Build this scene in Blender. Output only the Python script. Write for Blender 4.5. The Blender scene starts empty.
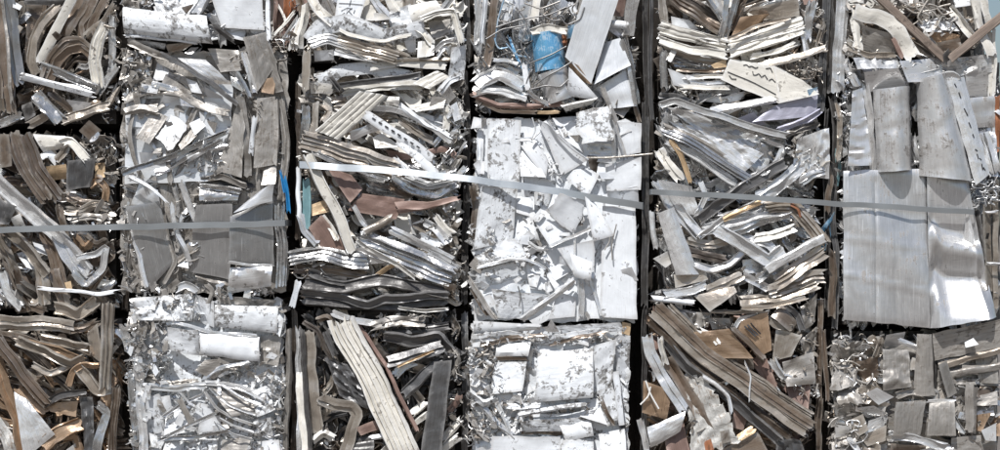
import bpy, math, random
import numpy as np
from math import radians as R

# ------------------------------------------------------------------ camera, sky, sun, exposure
S = 0.006                       # metres per facade unit (one unit = one photo pixel on the bale fronts)
GZ = 515                        # facade row that meets the ground
D_CAM = 12.0
scene = bpy.context.scene
COL = scene.collection
cam_d = bpy.data.cameras.new('camera'); cam = bpy.data.objects.new('camera', cam_d); COL.objects.link(cam)
cam.location = (0, -D_CAM, (GZ - 225) * S); cam.rotation_euler = (R(90), 0, 0)
cam_d.sensor_width = 36; cam_d.lens = 36 * D_CAM / (1000 * S); cam_d.clip_end = 2000
scene.camera = cam

SUN_EL, SUN_AZ = R(56), R(-20)   # azimuth measured from straight behind the camera, negative = from the left
world = bpy.data.worlds.new('World'); scene.world = world; world.use_nodes = True
wn = world.node_tree.nodes; wl = world.node_tree.links
sky = wn.new('ShaderNodeTexSky'); sky.sky_type = 'NISHITA'; sky.sun_disc = False
sky.sun_elevation = SUN_EL; sky.dust_density = 1.6; sky.ozone_density = 0.8
sd = (math.sin(SUN_AZ) * math.cos(SUN_EL), -math.cos(SUN_AZ) * math.cos(SUN_EL), math.sin(SUN_EL))  # towards the sun
sky.sun_rotation = math.atan2(sd[0], sd[1])
wl.new(sky.outputs[0], wn['Background'].inputs['Color']); wn['Background'].inputs['Strength'].default_value = 0.08
sun_d = bpy.data.lights.new('sun', 'SUN'); sun = bpy.data.objects.new('sun', sun_d); COL.objects.link(sun)
sun_d.energy = 4.7; sun_d.angle = R(0.5); sun_d.color = (1.0, 0.988, 0.975)
from mathutils import Vector
sun.rotation_euler = Vector(sd).to_track_quat('Z', 'Y').to_euler()
vs = scene.view_settings; vs.view_transform = 'Standard'; vs.look = 'None'; vs.gamma = 1; vs.exposure = 0.05
vs.use_curve_mapping = False

rng = np.random.default_rng(7)
rnd = random.Random(11)

# ------------------------------------------------------------------ materials
MATS = {}
def make_mat(key, base, metal, rough, dirt=0.3, speck=0.3, streak=0.25, dcol=(0.10, 0.085, 0.07), wear=None, bump=1.0, var=0.18, scr=0.4, fine=1.0, foil=0.0, edge=0.55):
    m = bpy.data.materials.new(key); m.use_nodes = True
    nt = m.node_tree; N = nt.nodes; L = nt.links
    bs = N['Principled BSDF']
    def new(t, **k):
        n = N.new(t)
        for a, b in k.items(): setattr(n, a, b)
        return n
    def setin(n, i, v):
        if hasattr(v, 'is_output'): L.new(v, n.inputs[i])
        else: n.inputs[i].default_value = v
    def math_(op, a, b=0.0, c=None, clamp=False):
        n = new('ShaderNodeMath', operation=op, use_clamp=clamp); setin(n, 0, a); setin(n, 1, b)
        if c is not None: setin(n, 2, c)
        return n.outputs[0]
    def ramp(v, lo, hi):
        n = new('ShaderNodeMapRange'); n.clamp = True
        setin(n, 0, v); n.inputs[1].default_value = lo; n.inputs[2].default_value = hi
        return n.outputs[0]
    def mixc(f, a, b, bt='MIX'):
        n = new('ShaderNodeMix', data_type='RGBA', blend_type=bt); setin(n, 0, f)
        for i, v in ((6, a), (7, b)):
            if hasattr(v, 'is_output'): L.new(v, n.inputs[i])
            else: n.inputs[i].default_value = (*v, 1)
        return n.outputs[2]
    uv = new('ShaderNodeUVMap'); uv.uv_map = 'UVMap'
    oi = new('ShaderNodeObjectInfo')
    off = new('ShaderNodeCombineXYZ'); r37 = math_('MULTIPLY', oi.outputs['Random'], 37.0)
    setin(off, 0, r37); setin(off, 1, math_('MULTIPLY', oi.outputs['Random'], 91.0)); setin(off, 2, r37)
    va = new('ShaderNodeVectorMath', operation='ADD'); L.new(uv.outputs[0], va.inputs[0]); L.new(off.outputs[0], va.inputs[1])
    vec = va.outputs[0]
    def noise(scale, detail=4, stretch=None, rot=0.0, dist=0.0):
        v = vec
        if stretch:
            mp = new('ShaderNodeMapping'); L.new(vec, mp.inputs[0]); mp.inputs['Scale'].default_value = (*stretch, 1); mp.inputs['Rotation'].default_value = (0, 0, rot); v = mp.outputs[0]
        n = new('ShaderNodeTexNoise'); L.new(v, n.inputs['Vector']); n.inputs['Scale'].default_value = scale; n.inputs['Detail'].default_value = detail
        n.inputs['Roughness'].default_value = 0.62; n.inputs['Distortion'].default_value = dist
        return n.outputs[0]
    big = noise(9, 4, dist=0.6); mid = noise(34, 5, dist=0.4); fin = noise(80 * fine, 5)
    stk = noise(1.0, 4, stretch=(5, 95)); stk2 = noise(1.0, 3, stretch=(8, 190))
    scn = noise(1.0, 2, stretch=(6, 150), rot=0.7); scn2 = noise(1.0, 2, stretch=(150, 7), rot=0.35)
    # dirt: patches broken up by the medium noise and pulled along the piece
    pd = math_('ADD', math_('MULTIPLY', big, 0.55), math_('ADD', math_('MULTIPLY', mid, 0.35 if metal else 0.55), math_('MULTIPLY', stk, 0.35 if metal else 0.15)))
    t = 0.80 - 0.38 * dirt
    dm = math_('MULTIPLY', ramp(pd, t + .01, t + (0.07 if metal else 0.045)), min(1, 0.45 + dirt * 0.6))
    sp = math_('ADD', math_('MULTIPLY', fin, 0.55), math_('ADD', math_('MULTIPLY', mid, 0.30), math_('MULTIPLY', big, 0.45)))
    ts = 0.865 - 0.20 * speck
    sm = math_('MULTIPLY', ramp(sp, ts, ts + 0.05), 0.85)
    sc1 = math_('MULTIPLY', ramp(scn, 0.64 if scr > .75 else 0.69, 0.67 if scr > .75 else 0.72), scr); sc2 = math_('MULTIPLY', ramp(scn2, 0.71, 0.74), scr)
    # base with per-piece value shift and streaks
    val = math_('ADD', math_('MULTIPLY', math_('SUBTRACT', oi.outputs['Random'], 0.5), 2 * var), 1.0)
    val = math_('MULTIPLY', val, math_('ADD', math_('MULTIPLY', math_('SUBTRACT', stk2, 0.5), streak * 1.6), 1.0))
    val = math_('MULTIPLY', val, math_('ADD', math_('MULTIPLY', math_('SUBTRACT', big, 0.5), 0.5), 1.0))
    vc = new('ShaderNodeCombineColor')
    for i in range(3): setin(vc, i, val)
    c = mixc(1.0, base, vc.outputs[0], 'MULTIPLY')
    wear_c = wear if wear else tuple(min(0.85, b * 1.35 + 0.06) for b in base)
    c = mixc(sc1, c, wear_c)
    c = mixc(math_('MULTIPLY', sc2, 0.7), c, tuple(b * 0.45 for b in base))
    ge = new('ShaderNodeNewGeometry')    # rubbed metal along the outer bends, also painting in their bright edge highlights
    ed = math_('MULTIPLY', ramp(math_('ADD', ge.outputs['Pointiness'], math_('MULTIPLY', math_('SUBTRACT', mid, 0.5), 0.10)), 0.53, 0.60), edge)
    c = mixc(ed, c, wear_c)
    c = mixc(dm, c, dcol)
    c = mixc(sm, c, tuple(b * 0.55 for b in dcol))
    L.new(c, bs.inputs['Base Color'])
    dirty = math_('MAXIMUM', dm, sm)
    L.new(math_('MULTIPLY', math_('SUBTRACT', 1.0, math_('MULTIPLY', dirty, 0.85)), metal), bs.inputs['Metallic'])
    rr = math_('ADD', math_('MULTIPLY', math_('SUBTRACT', mid, 0.5), 0.18), rough)
    rr = math_('ADD', rr, math_('MULTIPLY', dirty, 0.3), clamp=True)
    L.new(rr, bs.inputs['Roughness'])
    h = math_('ADD', math_('MULTIPLY', big, 0.9), math_('ADD', math_('MULTIPLY', mid, 0.14), math_('ADD', math_('MULTIPLY', stk, 0.16), math_('MULTIPLY', fin, 0.02))))
    h = math_('ADD', h, math_('MULTIPLY', dirty, 0.10))
    if foil:                     # fine crumpled facets, as in creased sheet metal
        mp = new('ShaderNodeMapping'); L.new(vec, mp.inputs[0]); mp.inputs['Scale'].default_value = (16, 34, 1)
        nz = new('ShaderNodeTexNoise'); L.new(vec, nz.inputs['Vector']); nz.inputs['Scale'].default_value = 14
        ad = new('ShaderNodeVectorMath', operation='MULTIPLY_ADD'); L.new(nz.outputs['Color'], ad.inputs[0]); ad.inputs[1].default_value = (1.6, 1.6, 0); L.new(mp.outputs[0], ad.inputs[2])
        vo = new('ShaderNodeTexVoronoi'); vo.voronoi_dimensions = '2D'; vo.feature = 'F1'; vo.inputs['Scale'].default_value = 1.0; L.new(ad.outputs[0], vo.inputs['Vector'])
        h = math_('ADD', h, math_('MULTIPLY', vo.outputs['Distance'], 0.55 * foil))
    b = new('ShaderNodeBump'); b.inputs['Strength'].default_value = 0.75; b.inputs['Distance'].default_value = 0.006 * bump
    L.new(h, b.inputs['Height']); L.new(b.outputs[0], bs.inputs['Normal'])
    MATS[key] = m
    return m
BR = (0.115, 0.095, 0.075)
make_mat('alu', (.55, .55, .545), .8, .27, .36, .34, .6, BR, var=.25, foil=1)
make_mat('alul', (.69, .69, .685), .55, .29, .28, .30, .45, (.18, .165, .145), var=.18, foil=0.9)
make_mat('aluw', (.64, .632, .62), .6, .33, .42, .58, .3, (.20, .18, .16), var=.08, bump=.7, foil=0.35)
make_mat('pla', (.71, .725, .74), .35, .33, .12, .16, .3, (.22, .20, .18), var=.05, bump=.4)
make_mat('aldk', (.30, .295, .29), .6, .30, .16, .2, .3, (.2, .18, .16), bump=.4, scr=1.0, var=.12)
make_mat('alus', (.68, .678, .675), .68, .34, .30, .34, .35, (.22, .19, .16), bump=.35, scr=.9, var=.12)
make_mat('alud', (.35, .328, .30), .5, .44, .38, .40, .5, BR, var=.25, foil=0.8)
make_mat('wht', (.83, .855, .88), 0, .38, .27, .48, .12, (.15, .135, .12), wear=(.5, .48, .46), var=.04, bump=.5)
make_mat('whtw', (.79, .815, .84), 0, .45, .41, .70, .25, (.15, .135, .12), wear=(.42, .40, .37), var=.06, foil=0.6)
make_mat('crm', (.70, .67, .605), 0, .38, .28, .32, .2, (.17, .145, .12), var=.15, foil=0.35)
make_mat('tau', (.195, .150, .115), .5, .31, .30, .25, .35, (.05, .041, .034), wear=(.5, .46, .41), var=.38, foil=0.45)
make_mat('taul', (.36, .315, .265), .5, .31, .32, .28, .3, (.09, .072, .058), wear=(.68, .64, .58), var=.26, foil=0.5)
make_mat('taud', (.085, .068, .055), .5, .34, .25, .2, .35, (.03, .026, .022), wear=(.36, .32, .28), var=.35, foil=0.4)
make_mat('brn', (.225, .148, .122), .1, .48, .22, .2, .5, (.07, .045, .036), wear=(.45, .33, .28), var=.15, foil=0.3)
make_mat('brz', (.38, .265, .175), .5, .36, .28, .2, .5, (.10, .06, .038), var=.22, foil=0.5)
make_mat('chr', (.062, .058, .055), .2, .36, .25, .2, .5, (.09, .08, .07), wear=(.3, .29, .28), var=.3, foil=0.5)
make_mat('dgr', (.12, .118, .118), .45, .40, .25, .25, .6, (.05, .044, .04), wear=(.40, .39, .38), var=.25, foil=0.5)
make_mat('blu', (.16, .42, .66), .4, .25, .42, .34, .3, (.50, .58, .64), var=.05, scr=.7, wear=(.5, .55, .6), bump=.4)
make_mat('blf', (.015, .20, .46), 0, .35, .1, .1, .2, (.2, .25, .3), var=.05, bump=.5)
make_mat('tea', (.15, .27, .29), .1, .5, .35, .35, .3, (.36, .38, .36), var=.05)
make_mat('amb', (.54, .39, .235), .3, .42, .30, .2, .4, (.16, .095, .05), var=.18, foil=0.6)
make_mat('lav', (.42, .415, .49), .3, .5, .30, .4, .4, (.66, .66, .67), var=.05)
make_mat('wod', (.20, .155, .125), 0, .75, .28, .2, 1.4, (.085, .066, .053), var=.06, scr=.2, bump=.6)
make_mat('glv', (.56, .55, .52), .3, .5, .42, .55, .3, (.24, .17, .115), var=.08, bump=1.6, foil=1)
make_mat('rst', (.28, .11, .05), .1, .7, .35, .35, .4, (.10, .05, .025), var=.2)
make_mat('stp', (.31, .335, .35), .5, .36, .16, .16, .3, (.15, .14, .13), var=.03, bump=.2)
make_mat('blk', (.025, .025, .028), 0, .5, .05, .0, .1, (.06, .06, .06), var=.05, bump=.2, scr=.1)
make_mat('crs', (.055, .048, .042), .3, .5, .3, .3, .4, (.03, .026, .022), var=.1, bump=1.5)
make_mat('gnd', (.15, .132, .115), 0, .9, .3, .3, .0, (.15, .13, .11), var=0, bump=2, scr=0, fine=.4)

# ------------------------------------------------------------------ mesh helpers (facade units: x right, y down, d out of the wall)
def mesh_from(name, V, F, UV, mats, midx=None, sharp=38):
    me = bpy.data.meshes.new(name)
    V = np.asarray(V, np.float32); F = np.asarray(F, np.int32)
    me.vertices.add(len(V)); me.vertices.foreach_set('co', V.ravel())
    me.loops.add(F.size); me.loops.foreach_set('vertex_index', F.ravel())
    me.polygons.add(len(F)); me.polygons.foreach_set('loop_start', np.arange(0, F.size, F.shape[1], dtype=np.int32))
    me.polygons.foreach_set('use_smooth', np.ones(len(F), bool))
    uvl = me.uv_layers.new(name='UVMap'); uvl.data.foreach_set('uv', np.asarray(UV, np.float32)[F.ravel()].ravel())
    for m in mats: me.materials.append(MATS[m])
    if midx is not None: me.polygons.foreach_set('material_index', np.asarray(midx, np.int32))
    me.update(calc_edges=True)
    me.set_sharp_from_angle(angle=R(sharp))
    return me
def to_world(P):                # (x, y, d) facade -> metres
    P = np.asarray(P, float)
    return np.stack([(P[..., 0] - 500) * S, -P[..., 2] * S, (GZ - P[..., 1]) * S], -1)
def grid_faces(nu, nv):
    i, j = np.meshgrid(np.arange(nu - 1), np.arange(nv - 1), indexing='ij')
    a = (i * nv + j).ravel(); b = ((i + 1) * nv + j).ravel()
    return np.stack([a, b, b + 1, a + 1], 1)
def slab(P, Nrm, thick):        # P (nu,nv,3) facade coords, front surface; gives it a back and edges
    nu, nv = P.shape[:2]
    n = nu * nv
    V = np.concatenate([P.reshape(-1, 3), (P - Nrm * thick).reshape(-1, 3)])
    f = grid_faces(nu, nv); F = [f, f[:, ::-1] + n]
    def wall(idx):
        a = np.asarray(idx[:-1]); b = np.asarray(idx[1:])
        return np.stack([b, a, a + n, b + n], 1)
    I = np.arange(n).reshape(nu, nv)
    F += [wall(I[:, 0][::1])[:, ::1], wall(I[:, -1][::-1]), wall(I[0, ::-1]), wall(I[-1, :])]
    return V, np.concatenate(F)
def foldn(x, y, g, scale, n=4):  # creased, origami-like relief, about -0.5..0.5
    tot = np.zeros_like(x, dtype=float); ph = g.uniform(0, 6, 4)
    x, y = x + .22 * scale * np.sin(y / scale * 2.3 + ph[0]) + .15 * scale * np.sin((x + y) / scale * 1.7 + ph[1]), y + .22 * scale * np.sin(x / scale * 2.1 + ph[2]) + .15 * scale * np.sin((x - y) / scale * 1.9 + ph[3])
    wx = 0.25 * scale * np.sin(y / scale * 1.3 + g.uniform(0, 6)); wy = 0.25 * scale * np.sin(x / scale * 1.1 + g.uniform(0, 6))
    for k in range(n):
        a = g.uniform(0, math.pi); f = 1 / (scale * g.uniform(.7, 2.4))
        t = ((x + wx) * math.cos(a) + (y + wy) * math.sin(a)) * f + g.uniform(0, 1)
        tri = np.abs((t % 1) * 2 - 1) - .5
        if k % 2: tot = np.maximum(tot, tri * 1.1) - .12
        else: tot = tot * .8 + tri * .6
    return tot * .8
def smooth1(n, g, k=3):
    a = g.normal(size=n + 2 * k); ker = np.hanning(2 * k + 1); ker /= ker.sum()
    return np.convolve(a, ker, 'same')[k:k + n] * 1.6
def catmull(pts, n, sharp):
    P = np.asarray(pts, float)
    seg = np.linalg.norm(np.diff(P, axis=0), axis=1); cum = np.concatenate([[0], np.cumsum(seg)])
    t = np.linspace(0, cum[-1], n)
    lin = np.stack([np.interp(t, cum, P[:, k]) for k in range(P.shape[1])], 1)
    if len(P) < 3 or sharp: return lin
    out = lin.copy()
    win = max(1, n // (len(P) * 3))
    pad = np.concatenate([lin[:1].repeat(win, 0) - (lin[1] - lin[0]) * np.arange(win, 0, -1)[:, None], lin, lin[-1:].repeat(win, 0) + (lin[-1] - lin[-2]) * np.arange(1, win + 1)[:, None]])
    ker = np.hanning(2 * win + 3)[1:-1]; ker /= ker.sum()
    for k in range(P.shape[1]): out[:, k] = np.convolve(pad[:, k], ker, 'valid')
    return out
def profile(kind, g):
    if kind == 'flat':
        v = np.linspace(-.5, .5, 6); h = -.22 * v ** 2 + g.normal(0, .012, 6)
    elif kind == 'c':
        v = np.array([-.5, -.47, -.38, -.34, -.15, .15, .34, .38, .47, .5]); h = np.array([-.05, .15, .15, 0, -.02, -.02, 0, .15, .15, -.05])
    elif kind == 'box':
        v = np.array([-.5, -.46, -.4, -.1, .1, .4, .46, .5]); h = np.array([-.45, -.1, 0, .01, .01, 0, -.1, -.45])
    elif kind == 'rod':
        a = np.linspace(-1.45, 1.45, 8); v = np.sin(a) * .5; h = np.cos(a) * .5 - .3
    elif kind == 'fold':
        k = g.uniform(-.2, .2); v = np.array([-.5, (k - .5) / 2, k, k + .03, (k + .5) / 2, .5]); s_ = g.choice([-1, 1]); h = np.array([0, .14, .28, .28, .1, -.08]) * s_
    elif kind.startswith('rib'):
        n = int(kind[3:] or 4); v = []; h = []
        for i in range(n):
            a = i / n - .5; w = 1 / n; up = g.uniform(.05, .11) * 4 / max(n, 3)
            v += [a + .02 * w, a + .18 * w, a + .62 * w, a + .78 * w]; h += [0, up, up * g.uniform(.6, 1.1), -.02]
        v = np.array(v + [.5]); h = np.array(h + [-.02])
    else:                        # 'stk': bent sheets lying over each other
        n = int(kind[3:] or 3); v = []; h = []
        cuts = np.sort(np.concatenate([[0, 1], (np.arange(1, n) + g.uniform(-.25, .25, n - 1)) / n]))
        for i in range(n):
            a, b = cuts[i] - .5, cuts[i + 1] - .5; w = b - a; hi = g.uniform(.07, .17)
            v += [a + .01, a + .08 * w, a + .5 * w, b - .03 * w]; h += [hi * .7, hi, hi * .35, -.05 * g.random()]
        v = np.array(v); h = np.array(h)
    return v, h
def strip_mesh(name, pts, w, mat, kind, g, crumple=1.0, roll=0, twist=0, sharp=False, thick=None, rag=1.5, taper=1.0, res=3.0):
    """pts: (x,y,d) list, w: width in facade units"""
    P0 = np.asarray(pts, float); L_ = np.linalg.norm(np.diff(P0, axis=0), axis=1).sum()
    n = int(np.clip(L_ / res, 4, 60))
    C = catmull(P0, n, sharp)
    v, h = profile(kind, g); nv = len(v)
    T = np.gradient(C, axis=0); T /= np.linalg.norm(T, axis=1)[:, None] + 1e-9
    T3 = np.stack([T[:, 0], -T[:, 1], T[:, 2]], 1)           # x right, y up, d out: right handed
    out = np.array([0, 0, 1.0]); B = np.cross(out, T3); B /= np.linalg.norm(B, axis=1)[:, None] + 1e-9
    Nn = np.cross(T3, B)
    ang = R(roll) + R(twist) * np.linspace(-.5, .5, n) + .16 * smooth1(n, g, max(3, n // 4))
    ca, sa = np.cos(ang)[:, None], np.sin(ang)[:, None]
    B2 = B * ca + Nn * sa; N2 = -B * sa + Nn * ca
    ww = w * (1 + (0 if kind == 'rod' else .045) * smooth1(n, g, max(2, n // 5))) * np.linspace(1, taper, n)
    s = np.linspace(0, L_, n)
    SS, VV = np.meshgrid(s, v * w, indexing='ij')
    disp = np.tile(h * w, (n, 1)) * (1 + .25 * smooth1(n, g, max(2, n // 5)))[:, None] * (1 + (.5 if crumple > .3 else .1) * np.stack([smooth1(n, g, max(3, n // 4)) for _ in range(nv)], 1))
    if kind == 'rod': disp = np.tile(h * w, (n, 1))
    if crumple: disp = disp + crumple * foldn(SS, VV, g, max(7, min(20, w)), 4) * 1.3
    side = w * (.02 * np.stack([smooth1(n, g, max(3, n // 4)) for _ in range(nv)], 1) + .006 * np.stack([smooth1(n, g, 2) for _ in range(nv)], 1)) * (crumple > .3)
    P = C[:, None, :] * np.array([1, -1, 1]) + B2[:, None, :] * (v[None, :, None] * ww[:, None, None] + side[..., None]) + N2[:, None, :] * disp[..., None]
    if rag:
        e0 = g.normal(0, rag, nv); e1 = g.normal(0, rag, nv)
        P[0] += T3[0] * e0[:, None]; P[-1] += T3[-1] * e1[:, None]
    Nf = np.broadcast_to(N2[:, None, :], P.shape)
    th = thick if thick is not None else (0.9 if w > 5 else .6)
    V, F = slab(P, Nf, th)
    V = V * np.array([1, -1, 1])
    W = to_world(V); c = W.mean(0)
    uv = np.stack([SS.ravel(), VV.ravel()], 1) * S
    return mesh_from(name, W - c, F, np.concatenate([uv, uv]), [mat]), c
def sheet_grid(cs, g, crumple=1.5, cs_scale=None, bulge=0, bpow=.6, axis='h', ribs=0, ribaxis='h', riba=1.2, rag=.6, curl=0.0, res=3.0, dfun=None):
    C = np.asarray(cs, float)
    wx = (np.linalg.norm(C[1, :2] - C[0, :2]) + np.linalg.norm(C[2, :2] - C[3, :2])) / 2; hy = (np.linalg.norm(C[3, :2] - C[0, :2]) + np.linalg.norm(C[2, :2] - C[1, :2])) / 2
    nu = int(np.clip(wx / res, 4, 44)); nv = int(np.clip(hy / res, 4, 44))
    if ribs:
        if ribaxis == 'h': nv = max(nv, ribs * 5)
        else: nu = max(nu, ribs * 5)
    U, V = np.meshgrid(np.linspace(0, 1, nu), np.linspace(0, 1, nv), indexing='ij')
    u, v = U[..., None], V[..., None]
    P = (1 - v) * ((1 - u) * C[3] + u * C[2]) + v * ((1 - u) * C[0] + u * C[1])
    X, Y = U * wx, V * hy
    d = np.zeros_like(U)
    if crumple:
        sc = cs_scale or max(9, min(wx, hy) * .55)
        d += crumple * foldn(X, Y, g, sc, 5) * 1.8 + crumple * .35 * foldn(X, Y, g, sc * .35, 3)
    if bulge:
        q_ = V if axis == 'h' else U
        d += bulge * np.maximum(0, 1 - (2 * q_ - 1) ** 2) ** bpow
    if ribs:
        q_ = (V if ribaxis == 'h' else U) * ribs
        fr = q_ % 1
        d += riba * np.clip(np.minimum(fr, 1 - fr) * 6, 0, 1) * (0.7 + .3 * fr)
    eu = np.minimum(U, 1 - U) * wx; ev = np.minimum(V, 1 - V) * hy; e = np.minimum(eu, ev)
    if curl: d -= curl * np.exp(-e / 1.6)
    if dfun is not None: d += dfun(U, V)
    if rag:
        for k in (0, 1):
            nz = np.stack([smooth1(nv, g, 4 if rag < 1.5 else 2)] * nu) * .7 + np.stack([smooth1(nu, g, 4 if rag < 1.5 else 2)] * nv).T * .7
            P[..., k] += rag * nz * np.exp(-e / 3)
    P[..., 2] += d
    return P, X, Y
def sheet_mesh(name, P, X, Y, mat, thick=1.0):
    Q = P * np.array([1, -1, 1]); Nf = np.zeros_like(Q); Nf[..., 2] = 1
    V, F = slab(Q, Nf, thick); V = V * np.array([1, -1, 1])
    W = to_world(V); c = W.mean(0)
    uv = np.stack([X.ravel(), Y.ravel()] if X.max() > Y.max() else [Y.ravel(), X.ravel()], 1) * S
    return mesh_from(name, W - c, F, np.concatenate([uv, uv]), [mat]), c
def tube_mesh(name, pts, r, mat, sides=6, n=None):
    P0 = np.asarray(pts, float); L_ = np.linalg.norm(np.diff(P0, axis=0), axis=1).sum()
    n = n or int(np.clip(L_ / 2.5, 6, 70)); C = catmull(P0, n, False) * np.array([1, -1, 1])
    T = np.gradient(C, axis=0); T /= np.linalg.norm(T, axis=1)[:, None] + 1e-9
    ref = np.where(np.abs(T[:, 2:3]) > .9, np.array([[1.0, 0, 0]]), np.array([[0, 0, 1.0]]))
    A = np.cross(T, ref); A /= np.linalg.norm(A, axis=1)[:, None] + 1e-9; B = np.cross(T, A)
    an = np.linspace(0, 2 * math.pi, sides, endpoint=False)
    V = C[:, None, :] + r * (A[:, None, :] * np.cos(an)[None, :, None] + B[:, None, :] * np.sin(an)[None, :, None])
    V = V.reshape(-1, 3) * np.array([1, -1, 1])
    F = []
    for j in range(sides):
        k = (j + 1) % sides; i = np.arange(n - 1)
        F.append(np.stack([i * sides + j, i * sides + k, (i + 1) * sides + k, (i + 1) * sides + j], 1))
    uv = np.stack([np.repeat(np.linspace(0, L_, n), sides), np.tile(an * r, n)], 1) * S
    W = to_world(V); c = W.mean(0)
    return mesh_from(name, W - c, np.concatenate(F), uv, [mat], sharp=80), c

# ------------------------------------------------------------------ scene objects
def link(name, me, loc, parent=None, label=None, kind=None):
    o = bpy.data.objects.new(name, me); COL.objects.link(o)
    if parent is not None:
        o.parent = parent; o.location = Vector(loc) - parent.location
    else: o.location = loc
    if label: o['label'] = label
    if kind: o['kind'] = kind
    return o
BALES = {}
class Bale: pass
CUR = None
def pp(s):
    return [tuple(float(t) for t in a.split(',')) for a in s.split()]
LAYD = {0: -9.0, 1: -3.0, 2: 3.0, 3: 8.5}
def depth_pts(pts, lay, g, tilt=2.2, buckle=0):
    base = LAYD[lay] + g.uniform(-1.5, 1.5); k = len(pts); a = g.uniform(-tilt, tilt)
    out = []
    for i, p in enumerate(pts):
        d = base + a * (2 * i / max(1, k - 1) - 1) + (g.uniform(-.8, .8) if 0 < i < k - 1 else 0)
        out.append((p[0], p[1], p[2] if len(p) > 2 else d))
    if buckle:
        o2 = [out[0]]
        for p, r in zip(out[:-1], out[1:]):
            L_ = math.hypot(r[0] - p[0], r[1] - p[1]); m = int(L_ // 22)
            for j in range(1, m + 1):
                t = (j + g.uniform(-.3, .3)) / (m + 1); nx, ny = -(r[1] - p[1]) / L_, (r[0] - p[0]) / L_; e = g.normal(0, .8) * buckle
                o2.append((p[0] + (r[0] - p[0]) * t + nx * e, p[1] + (r[1] - p[1]) * t + ny * e, p[2] + (r[2] - p[2]) * t + g.normal(0, 1.4) * buckle))
            o2.append(r)
        out = o2
    return out
def s(pts, w, mat, kind='flat', lay=1, name=None, label=None, **k):
    """a strip-like piece of the current bale"""
    CUR.n += 1; g = np.random.default_rng(CUR.seed * 1000 + CUR.n)
    if 'crumple' not in k: k['crumple'] = .95 if w > 6 else .6
    P = depth_pts(pp(pts), lay, g, buckle=1.0 if k['crumple'] > .55 else 0)
    if 'roll' not in k: k['roll'] = g.uniform(-34, 34)
    if 'crumple' not in k: k['crumple'] = .95 if w > 6 else .6
    nm = name or {'flat': 'metal_strip', 'rod': 'rod', 'fold': 'folded_strip', 'c': 'channel_strip', 'box': 'bar'}.get(kind, 'profile_strip')
    me, c = strip_mesh(nm, P, w, mat, kind, g, **k)
    return link(nm, me, c, CUR.root, label)
def q(cs, mat, lay=1, name=None, label=None, tilt=4.0, thick=1.0, marks=None, **k):
    """a sheet-like piece (four corners, clockwise from top left)"""
    CUR.n += 1; g = np.random.default_rng(CUR.seed * 1000 + CUR.n)
    C = pp(cs)
    if len(C) == 3: C.append(((C[2][0] + C[0][0]) / 2 * .2 + C[2][0] * .8, (C[2][1] + C[0][1]) / 2 * .2 + C[2][1] * .8))
    area = sum(C[i][0] * C[(i + 1) % 4][1] - C[(i + 1) % 4][0] * C[i][1] for i in range(4))
    if area < 0: C = [C[1], C[0], C[3], C[2]]
    base = LAYD[lay] + g.uniform(-1.2, 1.2); ax, ay = g.uniform(-tilt, tilt), g.uniform(-tilt, tilt)
    sg = [(-1, 1), (1, 1), (1, -1), (-1, -1)]
    C = [(p[0], p[1], p[2] if len(p) > 2 else base + sx * ax + sy * ay) for p, (sx, sy) in zip(C, sg)]
    P, X, Y = sheet_grid(C, g, **k)
    cr = k.get('crumple', 1.5)
    nm = name or ('crumpled_sheet' if cr > 2.4 else 'painted_panel' if mat in ('wht', 'whtw', 'crm') else 'sheet_panel')
    me, c = sheet_mesh(nm, P, X, Y, mat, thick)
    o = link(nm, me, c, CUR.root, label)
    if marks:                    # flat print: ribbons lying on the sheet, given in its own 0..1 coordinates
        mname, mmat, mw, lines = marks
        Vs, Fs, Us = [], [], []; n0 = 0
        nu, nv = P.shape[:2]
        def ev(u, v):
            a = min(max(u, 0), 1) * (nu - 1); b = min(max(v, 0), 1) * (nv - 1); i, j = min(int(a), nu - 2), min(int(b), nv - 2); fa, fb = a - i, b - j
            return (P[i, j] * (1 - fa) * (1 - fb) + P[i + 1, j] * fa * (1 - fb) + P[i, j + 1] * (1 - fa) * fb + P[i + 1, j + 1] * fa * fb)
        for ln in lines:
            lp = pp(ln); m = max(3, 2 * len(lp) + 2); lc = catmull(lp, m, True)
            pts = np.array([ev(*t) for t in lc]); pts[:, 2] += .55
            T = np.gradient(pts[:, :2], axis=0); T /= np.linalg.norm(T, axis=1)[:, None] + 1e-9
            Bn = np.stack([-T[:, 1], T[:, 0], np.zeros(m)], 1) * mw / 2
            Vs.append(np.concatenate([pts + Bn, pts - Bn])); i = np.arange(m - 1)
            Fs.append(np.stack([i, i + 1, i + 1 + m, i + m], 1) + n0); Us.append(Vs[-1][:, :2] * S); n0 += 2 * m
        W = to_world(np.concatenate(Vs)); cc = W.mean(0)
        mo = link(mname, mesh_from(mname, W - cc, np.concatenate(Fs), np.concatenate(Us), [mmat]), cc)
        mo.parent = o; mo.location = Vector(cc) - Vector(c)
    return o
def wire(pts, r, mat, lay=2, name='wire'):
    CUR.n += 1; g = np.random.default_rng(CUR.seed * 1000 + CUR.n)
    me, c = tube_mesh(name, depth_pts(pp(pts), lay, g, 1.0), r, mat, 5)
    return link(name, me, c, CUR.root)
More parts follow.
